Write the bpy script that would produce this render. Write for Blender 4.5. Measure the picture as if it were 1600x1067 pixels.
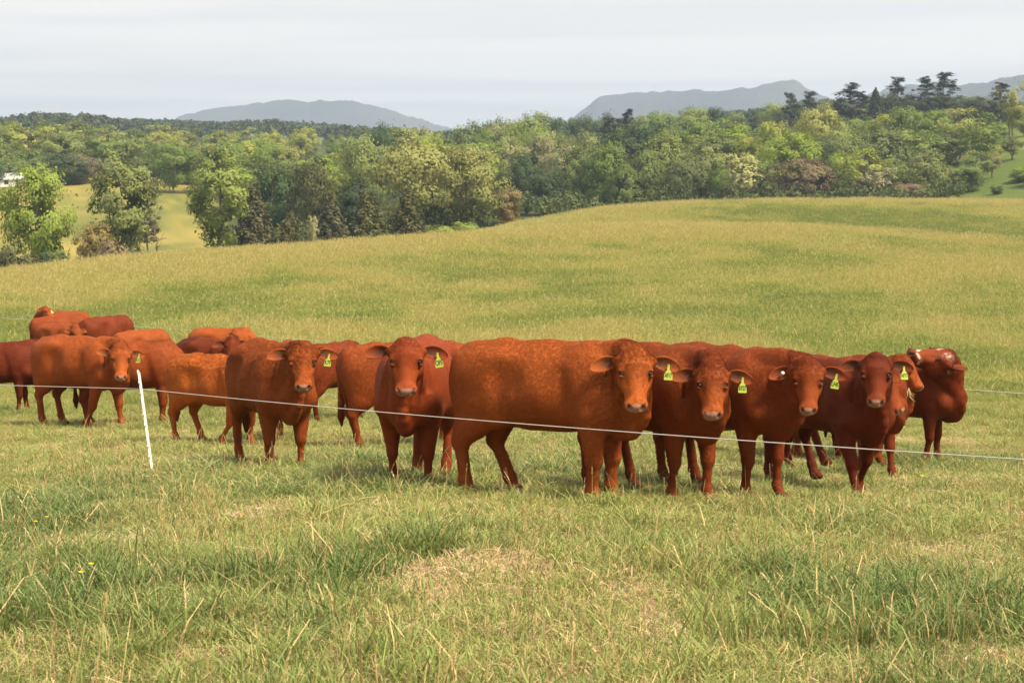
import bpy, math, random
import numpy as np
from mathutils import Vector, Matrix

for _o in list(bpy.data.objects):
    bpy.data.objects.remove(_o)
scene = bpy.context.scene
COL = scene.collection
R = math.radians

# ------------------------------------------------------------------ camera
FPX, CX, CY, HORIZON = 3000.0, 800.0, 533.5, 290.0      # focal length and principal point in photograph pixels
PITCH = math.atan((CY - HORIZON) / FPX)
cam_data = bpy.data.cameras.new('camera')
cam = bpy.data.objects.new('camera', cam_data)
COL.objects.link(cam)
cam_data.sensor_width = 36.0
cam_data.lens = 36.0 * FPX / 1600.0
cam_data.clip_start, cam_data.clip_end = 0.2, 40000.0
cam.rotation_euler = (math.pi / 2 - PITCH, 0, 0)
cam_data.dof.use_dof = True
cam_data.dof.focus_distance = 17.5
cam_data.dof.aperture_fstop = 10.0
scene.camera = cam

# ------------------------------------------------------------------ sky, sun, exposure
SUN_EL, SUN_AZ = 54.0, 124.0          # azimuth clockwise from +Y (view direction)
w = bpy.data.worlds.new('World')
scene.world = w
w.use_nodes = True
wn, wl = w.node_tree.nodes, w.node_tree.links
wn.clear()
wout = wn.new('ShaderNodeOutputWorld')
bg = wn.new('ShaderNodeBackground')
sky = wn.new('ShaderNodeTexSky')
sky.sky_type = 'NISHITA'
sky.sun_disc = False
sky.sun_elevation = R(SUN_EL)
sky.sun_rotation = R(SUN_AZ)
sky.dust_density = 2.5
tc = wn.new('ShaderNodeTexCoord')
# stretched, soft stratus: coordinates divided by height so bands lie flat towards the horizon
sep = wn.new('ShaderNodeSeparateXYZ')
wl.new(tc.outputs['Generated'], sep.inputs[0])
mz = wn.new('ShaderNodeMath'); mz.operation = 'MAXIMUM'; mz.inputs[1].default_value = 0.0
wl.new(sep.outputs['Z'], mz.inputs[0])
az_ = wn.new('ShaderNodeMath'); az_.operation = 'ADD'; az_.inputs[1].default_value = 0.035
wl.new(mz.outputs[0], az_.inputs[0])
dx = wn.new('ShaderNodeMath'); dx.operation = 'DIVIDE'
wl.new(sep.outputs['X'], dx.inputs[0]); wl.new(az_.outputs[0], dx.inputs[1])
dy = wn.new('ShaderNodeMath'); dy.operation = 'DIVIDE'
wl.new(sep.outputs['Y'], dy.inputs[0]); wl.new(az_.outputs[0], dy.inputs[1])
comb = wn.new('ShaderNodeCombineXYZ')
wl.new(dx.outputs[0], comb.inputs[0]); wl.new(dy.outputs[0], comb.inputs[1])
cmap = wn.new('ShaderNodeMapping'); cmap.inputs['Scale'].default_value = (0.26, 0.60, 1.0)
cmap.inputs['Location'].default_value = (3.1, 1.7, 0)
wl.new(comb.outputs[0], cmap.inputs[0])
cn = wn.new('ShaderNodeTexNoise'); cn.inputs['Scale'].default_value = 1.0
cn.inputs['Detail'].default_value = 5; cn.inputs['Roughness'].default_value = 0.5
cn.inputs['Distortion'].default_value = 0.4
wl.new(cmap.outputs[0], cn.inputs['Vector'])
cr = wn.new('ShaderNodeValToRGB')
cr.color_ramp.interpolation = 'EASE'
e = cr.color_ramp.elements
e[0].position, e[0].color = 0.38, (3.50, 3.36, 3.34, 1)
e[1].position, e[1].color = 0.60, (4.06, 3.84, 3.64, 1)
wl.new(cn.outputs['Fac'], cr.inputs[0])
# cover thins a little towards the horizon, where the sky reads pale blue
cov = wn.new('ShaderNodeMapRange')
cov.inputs['From Min'].default_value = 0.02; cov.inputs['From Max'].default_value = 0.075
cov.inputs['To Min'].default_value = 0.88; cov.inputs['To Max'].default_value = 0.95
wl.new(mz.outputs[0], cov.inputs['Value'])
smix = wn.new('ShaderNodeMix'); smix.data_type = 'RGBA'
wl.new(cov.outputs[0], smix.inputs['Factor'])
wl.new(sky.outputs[0], smix.inputs[6]); wl.new(cr.outputs[0], smix.inputs[7])
wl.new(smix.outputs[2], bg.inputs['Color'])
bg.inputs['Strength'].default_value = 0.10
wl.new(bg.outputs[0], wout.inputs[0])

sl = bpy.data.lights.new('sun', 'SUN')
sl.energy = 3.4
sl.angle = R(13)
sl.color = (1.0, 0.84, 0.62)
sun = bpy.data.objects.new('sun', sl)
COL.objects.link(sun)
_d = Vector((math.sin(R(SUN_AZ)) * math.cos(R(SUN_EL)), math.cos(R(SUN_AZ)) * math.cos(R(SUN_EL)), math.sin(R(SUN_EL))))
sun.rotation_euler = _d.to_track_quat('Z', 'Y').to_euler()

scene.view_settings.view_transform = 'Standard'
scene.view_settings.look = 'None'
scene.view_settings.gamma = 1.0
scene.view_settings.use_curve_mapping = False
scene.view_settings.exposure = 1.45
scene.render.engine = 'CYCLES'
cy = scene.cycles
cy.use_denoising = True
cy.max_bounces = 6
cy.diffuse_bounces = 3
cy.transparent_max_bounces = 8
cy.volume_bounces = 0
cy.sample_clamp_indirect = 4.0
try:
    cy.denoising_prefilter = 'ACCURATE'
except Exception:
    pass

# ------------------------------------------------------------------ helpers
def thing(o, label, cat, group=None, kind=None):
    if label: o['label'] = label
    if cat: o['category'] = cat
    if group: o['group'] = group
    if kind: o['kind'] = kind
    return o

def mesh_obj(name, verts, faces, mat, parent=None, smooth=False):
    me = bpy.data.meshes.new(name)
    me.from_pydata([tuple(v) for v in verts], [], [tuple(f) for f in faces])
    me.update()
    if mat: me.materials.append(mat)
    if smooth: me.polygons.foreach_set('use_smooth', [True] * len(me.polygons))
    o = bpy.data.objects.new(name, me)
    COL.objects.link(o)
    if parent: o.parent = parent
    return o

def fast_mesh(name, V, F, mat=None, smooth=True):
    """V (n,3), F (m,k) with k = 3 or 4 -> mesh"""
    me = bpy.data.meshes.new(name)
    V = np.asarray(V, np.float32); F = np.asarray(F, np.int32)
    k = F.shape[1]
    me.vertices.add(len(V)); me.vertices.foreach_set('co', V.ravel())
    me.loops.add(F.size); me.loops.foreach_set('vertex_index', F.ravel())
    me.polygons.add(len(F))
    me.polygons.foreach_set('loop_start', np.arange(0, F.size, k, dtype=np.int32))
    me.polygons.foreach_set('use_smooth', np.full(len(F), smooth, dtype=bool))
    me.update(calc_edges=True)
    if mat: me.materials.append(mat)
    return me

def set_attr(me, name, kind, data, domain='POINT'):
    a = me.attributes.new(name, kind, domain)
    key = {'FLOAT_COLOR': 'color', 'FLOAT_VECTOR': 'vector'}.get(kind, 'value')
    a.data.foreach_set(key, np.asarray(data).ravel())
    return a

def empty(name, loc=(0, 0, 0), rz=0.0, scale=1.0):
    o = bpy.data.objects.new(name, None)
    o.empty_display_size = 0.2
    COL.objects.link(o)
    o.location = loc
    o.rotation_euler = (0, 0, rz)
    o.scale = (scale,) * 3 if not isinstance(scale, (tuple, list)) else scale
    return o

class NT:
    """small wrapper for building node materials"""
    def __init__(s, name):
        s.m = bpy.data.materials.new(name)
        s.m.use_nodes = True
        s.n, s.l = s.m.node_tree.nodes, s.m.node_tree.links
        s.n.clear()
        s.out = s.n.new('ShaderNodeOutputMaterial')
    def __call__(s, kind, ins=None, **props):
        nd = s.n.new('ShaderNode' + kind)
        for k, v in props.items(): setattr(nd, k, v)
        for k, v in (ins or {}).items():
            if isinstance(v, bpy.types.NodeSocket): s.l.new(v, nd.inputs[k])
            else: nd.inputs[k].default_value = v
        return nd
    def mix(s, f, a, b, mode='MIX'):
        nd = s.n.new('ShaderNodeMix'); nd.data_type = 'RGBA'; nd.blend_type = mode
        for i, v in ((0, f), (6, a), (7, b)):
            if isinstance(v, bpy.types.NodeSocket): s.l.new(v, nd.inputs[i])
            else: nd.inputs[i].default_value = v if i == 0 or len(v) == 4 else (*v, 1)
        return nd.outputs[2]
    def math(s, op, a, b=0.0, clamp=False):
        nd = s.n.new('ShaderNodeMath'); nd.operation = op; nd.use_clamp = clamp
        for i, v in ((0, a), (1, b)):
            if isinstance(v, bpy.types.NodeSocket): s.l.new(v, nd.inputs[i])
            else: nd.inputs[i].default_value = v
        return nd.outputs[0]
    def maprange(s, v, a, b, c=0.0, d=1.0, smooth=True):
        nd = s.n.new('ShaderNodeMapRange')
        if smooth: nd.interpolation_type = 'SMOOTHSTEP'
        s.l.new(v, nd.inputs['Value'])
        for k, x in zip(('From Min', 'From Max', 'To Min', 'To Max'), (a, b, c, d)): nd.inputs[k].default_value = x
        return nd.outputs[0]
    def noise(s, vec, scale, detail=4, rough=0.55, dist=0.0):
        nd = s.n.new('ShaderNodeTexNoise')
        if vec is not None: s.l.new(vec, nd.inputs['Vector'])
        nd.inputs['Scale'].default_value = scale; nd.inputs['Detail'].default_value = detail
        nd.inputs['Roughness'].default_value = rough; nd.inputs['Distortion'].default_value = dist
        return nd.outputs['Fac']
    def mapping(s, vec, scale=(1, 1, 1), loc=(0, 0, 0), rot=(0, 0, 0)):
        nd = s.n.new('ShaderNodeMapping')
        s.l.new(vec, nd.inputs[0])
        nd.inputs['Scale'].default_value = scale; nd.inputs['Location'].default_value = loc; nd.inputs['Rotation'].default_value = rot
        return nd.outputs[0]
    def done(s, shader, disp=None):
        s.l.new(shader, s.out.inputs['Surface'])
        return s.m

def plain(name, col, rough=0.6, **kw):
    t = NT(name)
    p = t('BsdfPrincipled', {'Base Color': (*col, 1), 'Roughness': rough, **kw})
    return t.done(p.outputs[0])
# ------------------------------------------------------------------ terrain
def drop_at(D, y):
    """metres below the eye of a point at ground distance D seen on photograph row y"""
    return D * np.tan(PITCH + np.arctan((np.asarray(y, float) - CY) / FPX))

def pchip(x, y, xq):
    """monotone cubic through (x, y); x (n,), y (n,...)"""
    x = np.asarray(x, float); y = np.asarray(y, float)
    h = np.diff(x); d = np.diff(y) / h
    m = np.zeros_like(y)
    m[0], m[-1] = d[0], d[-1]
    for i in range(1, len(x) - 1):
        if d[i - 1] * d[i] > 0:
            w1, w2 = 2 * h[i] + h[i - 1], h[i] + 2 * h[i - 1]
            m[i] = (w1 + w2) / (w1 / d[i - 1] + w2 / d[i])
    xq = np.clip(xq, x[0], x[-1])
    k = np.clip(np.searchsorted(x, xq, side='right') - 1, 0, len(x) - 2)
    t = (xq - x[k]) / h[k]
    return ((2 * t**3 - 3 * t**2 + 1) * y[k] + (t**3 - 2 * t**2 + t) * h[k] * m[k]
            + (-2 * t**3 + 3 * t**2) * y[k + 1] + (t**3 - t**2) * h[k] * m[k + 1])

PXS = np.array([-300, 0, 200, 400, 600, 740, 820, 900, 1000, 1150, 1300, 1450, 1600, 1900], float)
C1D = [112, 116, 122, 130, 138, 146, 150, 152, 153, 153, 150, 146, 142, 138]
C1Y = [452, 431, 410, 394, 381, 370, 362, 359, 357, 356, 359, 366, 377, 392]
C2D = [172, 172, 176, 182, 190, 205, 215, 225, 232, 238, 240, 240, 240, 240]
C2Y = [None, None, None, None, None, None, 353, 336, 324, 317, 315, 316, 318, 324]
C2DROP = [9.6, 9.2, 8.8, 8.2, 7.4, 6.2]
DIPDROP = [6.9, 6.5, 6.3, 5.9, 5.6, 5.6, 5.9, 6.1, 6.1, 6.1, 6.2, 6.4, 6.6, 6.9]     # between the two crests
D300 = [11.5, 11.3, 10.8, 9.6, 8.2, 6.2, 5.9, 5.9, 5.6, 5.1, 4.6, 3.8, 2.6, 1.0]
D380 = [5.5, 4.8, 3.6, 5.0, 5.5, 4.6, 4.4, 3.8, 2.8, 1.6, 0.6, -2.2, -6.0, -9.0]
D450 = [-0.6, -1.2, -1.9, 0.0, 2.0, 3.4, 3.0, 1.6, -0.4, -2.2, -4.4, -8.2, -12.0, -15.0]
D600 = [-7.5, -7.5, -8.0, -7.0, -4.5, -3.0, -4.0, -6.0, -8.5, -12.0, -16.5, -19.0, -18.0, -18.0]
D750 = [-13., -13., -13., -12., -9.5, -8.0, -9.0, -11., -14., -18., -22., -23., -20., -20.]
D1200 = [-31, -31, -32, -29, -26, -22, -24, -28, -32, -38, -44, -46, -46, -46]
D2500 = [-38, -36, -36, -30, -26, -22, -24, -30, -36, -40, -44, -48, -48, -48]
D9000 = [-45] * 14
_KN = np.log(4 + np.array([8.3, 16.3, 20, 24.4, 30, 38, 50, 60, 78]))
NEAR_D = [0, 8.3, 16.3, 20, 24.4, 30, 38, 50, 60, 82]
NEAR = [1.65, 2.15, 2.63, 2.93, 3.3, 3.72, 4.22, 4.8, 5.12, 5.45]

def _prof(px):
    ks = [np.interp(px, PXS, v) for v in (C1D, C2D)]
    c1d, c2d = ks
    c1 = float(drop_at(c1d, pchip(PXS, C1Y, px)))
    c2all = [C2DROP[i] if C2Y[i] is None else float(drop_at(C2D[i], C2Y[i])) for i in range(len(PXS))]
    sm = lambda v: float(pchip(PXS, v, px))
    rx = 1 / (1 + math.exp(-(px - 1080) / 90.0))
    near = [n + rx * b for n, b in zip(NEAR, [0, .03, .14, .18, .22, .28, .25, .2, .12, 0])]
    lx = 1 / (1 + math.exp((px - 300) / 120.0))
    near = [n + lx * b for n, b in zip(near, [0, 0, 0, 0, 0, 0, 0, 0.05, .15, .15])]
    Ds = NEAR_D + [c1d, c1d + 26, c2d, 300, 380, 450, 600, 750, 1200, 2500, 9000]
    dr = near + [c1, sm(DIPDROP), sm(c2all), sm(D300), sm(D380), sm(D450), sm(D600), sm(D750), sm(D1200), sm(D2500), -45]
    return Ds, dr

_TPX = np.concatenate([np.arange(-420, 2021, 12.0)])
_TD = np.concatenate([np.arange(0, 60, 0.5), 60 * 1.018 ** np.arange(0, 282)])
_TAB = np.zeros((len(_TPX), len(_TD)))
for _i, _p in enumerate(_TPX):
    _Ds, _dr = _prof(_p)
    _TAB[_i] = pchip(_Ds, _dr, _TD)

def _hash2(ix, iy, seed):
    h = (ix.astype(np.int64) * 374761393 + iy.astype(np.int64) * 668265263 + seed * 974634779) & 0xffffffff
    h = ((h ^ (h >> 13)) * 1274126177) & 0xffffffff
    return ((h ^ (h >> 16)) & 0xffff) / 65535.0

def vnoise(x, y, seed=0):
    x = np.asarray(x, float); y = np.asarray(y, float)
    ix, iy = np.floor(x), np.floor(y)
    fx, fy = x - ix, y - iy
    fx = fx * fx * (3 - 2 * fx); fy = fy * fy * (3 - 2 * fy)
    a, b = _hash2(ix, iy, seed), _hash2(ix + 1, iy, seed)
    c, d = _hash2(ix, iy + 1, seed), _hash2(ix + 1, iy + 1, seed)
    return (a * (1 - fx) + b * fx) * (1 - fy) + (c * (1 - fx) + d * fx) * fy

def fbm(x, y, seed=0, oct=4, rough=0.5):
    v, a, tot = 0, 1.0, 0
    for o in range(oct):
        v = v + a * vnoise(x * 2**o + 17.3 * o, y * 2**o - 9.1 * o, seed + o); tot += a; a *= rough
    return v / tot

def ground_z(X, Y):
    X = np.asarray(X, float); Y = np.asarray(Y, float)
    D = np.hypot(X, Y)
    ang = np.arctan2(X, Y)
    px = CX + FPX * np.tan(np.clip(ang, -1.2, 1.2))
    px = np.clip(px, _TPX[0], _TPX[-1])
    # columns fade to one common profile close to the camera, so there is no seam underfoot
    i = np.clip((px - _TPX[0]) / 12.0, 0, len(_TPX) - 1.001); i0 = i.astype(int); fi = i - i0
    j = np.interp(D, _TD, np.arange(len(_TD))); j = np.clip(j, 0, len(_TD) - 1.001); j0 = j.astype(int); fj = j - j0
    z = ((_TAB[i0, j0] * (1 - fj) + _TAB[i0, j0 + 1] * fj) * (1 - fi)
         + (_TAB[i0 + 1, j0] * (1 - fj) + _TAB[i0 + 1, j0 + 1] * fj) * fi)
    near = np.clip(1 - D / 120.0, 0.15, 1)
    bump = (fbm(X / 2.3, Y / 2.3, 5, 3) - .5) * 0.16 * near + (fbm(X / 9, Y / 9, 11, 3) - .5) * 0.22 * np.clip((D - 6) / 30, 0, 1)
    return -z + bump

def gz(x, y): return float(ground_z(np.array([x]), np.array([y]))[0])

def ray(px, py):
    v = Vector(((px - CX) / FPX, 1.0, -(py - CY) / FPX))
    c, s = math.cos(PITCH), math.sin(PITCH)
    return Vector((v.x, v.y * c + v.z * s, -v.y * s + v.z * c))      # pitched down

def hit(px, py, dmin=3.0, dmax=700.0):
    """ground point seen at a photograph pixel"""
    r = ray(px, py); h = math.hypot(r.x, r.y)
    d = np.geomspace(dmin, dmax, 4000)
    X, Y, Z = r.x / h * d, r.y / h * d, r.z / h * d
    below = Z < ground_z(X, Y)
    k = int(np.argmax(below)) if below.any() else len(d) - 1
    return Vector((X[k], Y[k], gz(X[k], Y[k])))

def at_dist(px, D):
    """ground point in the photograph column px at ground distance D"""
    a = math.atan((px - CX) / FPX)
    x, y = D * math.sin(a), D * math.cos(a)
    return Vector((x, y, gz(x, y)))

def row_height(p, y):
    """height above the eye plane of photograph row y at the distance of point p"""
    return -float(drop_at(math.hypot(p[0], p[1]), y))

def field_tone(X, Y):
    """0 dry ochre .. 1 lush green, over the pasture"""
    D = np.hypot(X, Y)
    big = fbm(X / 14.0, Y / 26.0, 21, 3)
    mid = fbm(X / 3.2, Y / 5.0, 31, 3)
    small = fbm(X / 0.9, Y / 1.1, 41, 3)
    t_near = 0.5 + 1.9 * (mid - .5) + 1.3 * (small - .5) + 0.8 * (big - .5)
    t_far = 0.47 + 2.3 * (big - .5) + 1.9 * (mid - .5)
    k = np.clip((D - 35) / 40, 0, 1)
    t = t_near * (1 - k) + t_far * k
    px = CX + FPX * X / np.maximum(Y, 1)
    t = t + .75 * np.clip((D - 270) / 30, 0, 1) * np.clip((px - 560) / 200, 0, 1)      # the far slope on the right is lush
    c1 = np.interp(px, PXS, C1D)
    c2 = np.interp(px, PXS, C2D)
    t = t * (1 - .45 * np.clip((D - 275) / 20, 0, 1) * (px < 600)) + .12 * np.clip((D - 275) / 20, 0, 1) * (px < 600)
    t = t - .75 * np.exp(-((D - c1 + 9) / 14) ** 2) + np.clip((D - c1 - 6) / 8, 0, 1) * np.clip((262 - D) / 10, 0, 1) * (.40 - .8 * np.exp(-((D - c2 + 4) / 14) ** 2))         # seed heads stand thick along the first rise
    return np.clip(t, 0, 1)

# ground sheet: rings of quads around the camera, dense inside the view
_a_in = np.arctan((np.arange(-400, 2001, 10.0) - CX) / FPX)
_a_out = np.concatenate([np.linspace(-math.pi, _a_in[0], 50)[:-1], _a_in, np.linspace(_a_in[-1], math.pi, 50)[1:]])
_d = np.concatenate([[0.4, 1, 1.6, 2.3, 3, 3.8], np.arange(4.6, 40, 0.42), 40 * 1.0175 ** np.arange(0, 320)])
_d = _d[_d < 9000]
_A, _DD = np.meshgrid(_a_out, _d)
_X, _Y = _DD * np.sin(_A), _DD * np.cos(_A)
_Z = ground_z(_X, _Y)
nr, nc = _X.shape
_V = np.stack([_X, _Y, _Z], -1).reshape(-1, 3)
_r, _c = np.meshgrid(np.arange(nr - 1), np.arange(nc - 1), indexing='ij')
_q = (_r * nc + _c).ravel()
_F = np.stack([_q, _q + 1, _q + nc + 1, _q + nc], -1)[:, ::-1]

def ground_material():
    t = NT('pasture_soil')
    geo = t('NewGeometry'); P = geo.outputs['Position']
    att = t('Attribute', attribute_name='tone')
    n1 = t.noise(P, 6.0, 6, 0.7); n2 = t.noise(t.mapping(P, (40, 40, 14)), 1.0, 5, 0.7)
    dist = t.math('LENGTH' if False else 'ABSOLUTE', t('SeparateXYZ', {0: P}).outputs['Y'])
    near = t.maprange(dist, 30, 90)
    dry = t.mix(n2, (0.22, 0.175, 0.045), (0.33, 0.265, 0.075))
    grn = t.mix(n2, (0.050, 0.082, 0.018), (0.110, 0.150, 0.034))
    soil = t.mix(n1, (0.13, 0.095, 0.045), (0.30, 0.215, 0.11))
    far = t.mix(att.outputs['Fac'], dry, grn)
    thatch = t.mix(t.maprange(att.outputs['Fac'], .2, .6), soil, grn)
    c = t.mix(near, thatch, far)
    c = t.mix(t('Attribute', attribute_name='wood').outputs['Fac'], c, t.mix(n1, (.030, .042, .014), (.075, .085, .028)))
    bmp = t('Bump', {'Height': n2, 'Strength': 0.6, 'Distance': 0.05})
    p = t('BsdfPrincipled', {'Base Color': c, 'Roughness': 0.95, 'Normal': bmp.outputs[0], 'Specular IOR Level': 0.1})
    return t.done(p.outputs[0])

_me = fast_mesh('ground', _V, _F, ground_material())
_pxv = CX + FPX * _V[:, 0] / np.maximum(_V[:, 1], 1); _Dv = np.hypot(_V[:, 0], _V[:, 1])
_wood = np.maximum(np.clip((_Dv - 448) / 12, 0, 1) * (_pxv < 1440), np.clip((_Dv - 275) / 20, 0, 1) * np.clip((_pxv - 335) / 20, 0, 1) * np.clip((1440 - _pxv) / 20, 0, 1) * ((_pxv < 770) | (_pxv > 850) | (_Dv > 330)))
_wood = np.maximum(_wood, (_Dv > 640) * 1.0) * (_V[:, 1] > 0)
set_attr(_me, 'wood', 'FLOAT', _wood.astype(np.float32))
set_attr(_me, 'tone', 'FLOAT', field_tone(_V[:, 0], _V[:, 1]).astype(np.float32))
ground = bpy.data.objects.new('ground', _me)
COL.objects.link(ground)
ground['kind'] = 'structure'
# ------------------------------------------------------------------ trees
def leaf_material(name, c1, c2, trans=.22):
    t = NT(name)
    lv = t('Attribute', attribute_name='leafv').outputs['Fac']
    rnd = t('ObjectInfo').outputs['Random']
    c = t.mix(lv, c1, c2)
    hsv = t('HueSaturation', {'Hue': t.maprange(rnd, 0, 1, .494, .508, False), 'Saturation': t.maprange(rnd, 0, 1, .85, 1.1, False),
                              'Value': t.maprange(rnd, 0, 1, .85, 1.15, False), 'Color': c})
    d = t('BsdfPrincipled', {'Base Color': hsv.outputs[0], 'Roughness': .7, 'Specular IOR Level': .2})
    tr = t('BsdfTranslucent', {'Color': hsv.outputs[0]})
    return t.done(t('MixShader', {0: trans, 1: d.outputs[0], 2: tr.outputs[0]}).outputs[0])

def bark_material(name, a, b):
    t = NT(name)
    o = t('TexCoord').outputs['Object']
    n = t.noise(t.mapping(o, (5, 5, 1.2)), 1.0, 5, .65)
    bm = t('Bump', {'Height': n, 'Strength': .6, 'Distance': .05})
    return t.done(t('BsdfPrincipled', {'Base Color': t.mix(n, a, b), 'Roughness': .9, 'Normal': bm.outputs[0]}).outputs[0])

LEAF = {
 'fresh': leaf_material('leaf_fresh_green', (.165, .215, .042), (.295, .355, .078), .3),
 'mid': leaf_material('leaf_mid_green', (.112, .160, .040), (.205, .262, .068), .3),
 'yellow': leaf_material('leaf_yellow_green', (.225, .250, .048), (.375, .400, .095), .3),
 'pale': leaf_material('leaf_pale', (.26, .27, .10), (.42, .41, .19), .3),
 'dark': leaf_material('leaf_dark_green', (.040, .068, .026), (.082, .120, .042)),
 'cedar': leaf_material('cedar_needles', (.055, .062, .024), (.120, .118, .042), .15),
 'pine': leaf_material('pine_needles', (.024, .036, .018), (.058, .070, .032), .1),
  'under': leaf_material('undergrowth_leaves', (.062, .086, .028), (.118, .145, .048)),
 'rust': leaf_material('leaf_rust', (.175, .140, .062), (.295, .225, .098)),
}
BARK = bark_material('bark_grey_brown', (.09, .07, .05), (.24, .19, .14))
BARK_PALE = bark_material('bark_pale', (.30, .24, .18), (.55, .46, .36))

def branch_tubes(paths, seg=5):
    """paths: list of (points (n,3), radii (n,)) -> V, F"""
    V, Fq = [], []; base = 0
    for P, rr in paths:
        P = np.asarray(P, float); n = len(P)
        T = np.gradient(P, axis=0); T /= np.linalg.norm(T, axis=1)[:, None] + 1e-9
        a = np.cross(T, [0.31, 0.9, 0.13]); a /= np.linalg.norm(a, axis=1)[:, None] + 1e-9
        b = np.cross(T, a)
        an = 2 * np.pi * np.arange(seg) / seg
        ring = P[:, None] + (a[:, None] * np.cos(an)[None, :, None] + b[:, None] * np.sin(an)[None, :, None]) * np.asarray(rr)[:, None, None]
        V.append(ring.reshape(-1, 3))
        i, k = np.meshgrid(np.arange(n - 1), np.arange(seg), indexing='ij')
        Fq.append((np.stack([i * seg + k, i * seg + (k + 1) % seg, (i + 1) * seg + (k + 1) % seg, (i + 1) * seg + k], -1).reshape(-1, 4)) + base)
        base += n * seg
    return np.concatenate(V), np.concatenate(Fq)

def leaves(C, N, size, rng, v, flat=0.0):
    """leaf-sized rhombs at C with normals N"""
    n = len(C)
    r = rng.normal(size=(n, 3))
    a = np.cross(N, r); a /= np.linalg.norm(a, axis=1)[:, None] + 1e-9
    b = np.cross(N, a); b /= np.linalg.norm(b, axis=1)[:, None] + 1e-9
    s = (size * rng.uniform(.6, 1.4, n))[:, None]
    as_ = a * s; bs = b * s * rng.uniform(.45, .8, n)[:, None]
    V = np.stack([C - as_, C - bs * .9 + as_ * .1, C + as_, C + bs], 1).reshape(-1, 3)
    F_ = np.arange(4 * n).reshape(n, 4)
    return V, F_, np.repeat(v, 4)

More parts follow.
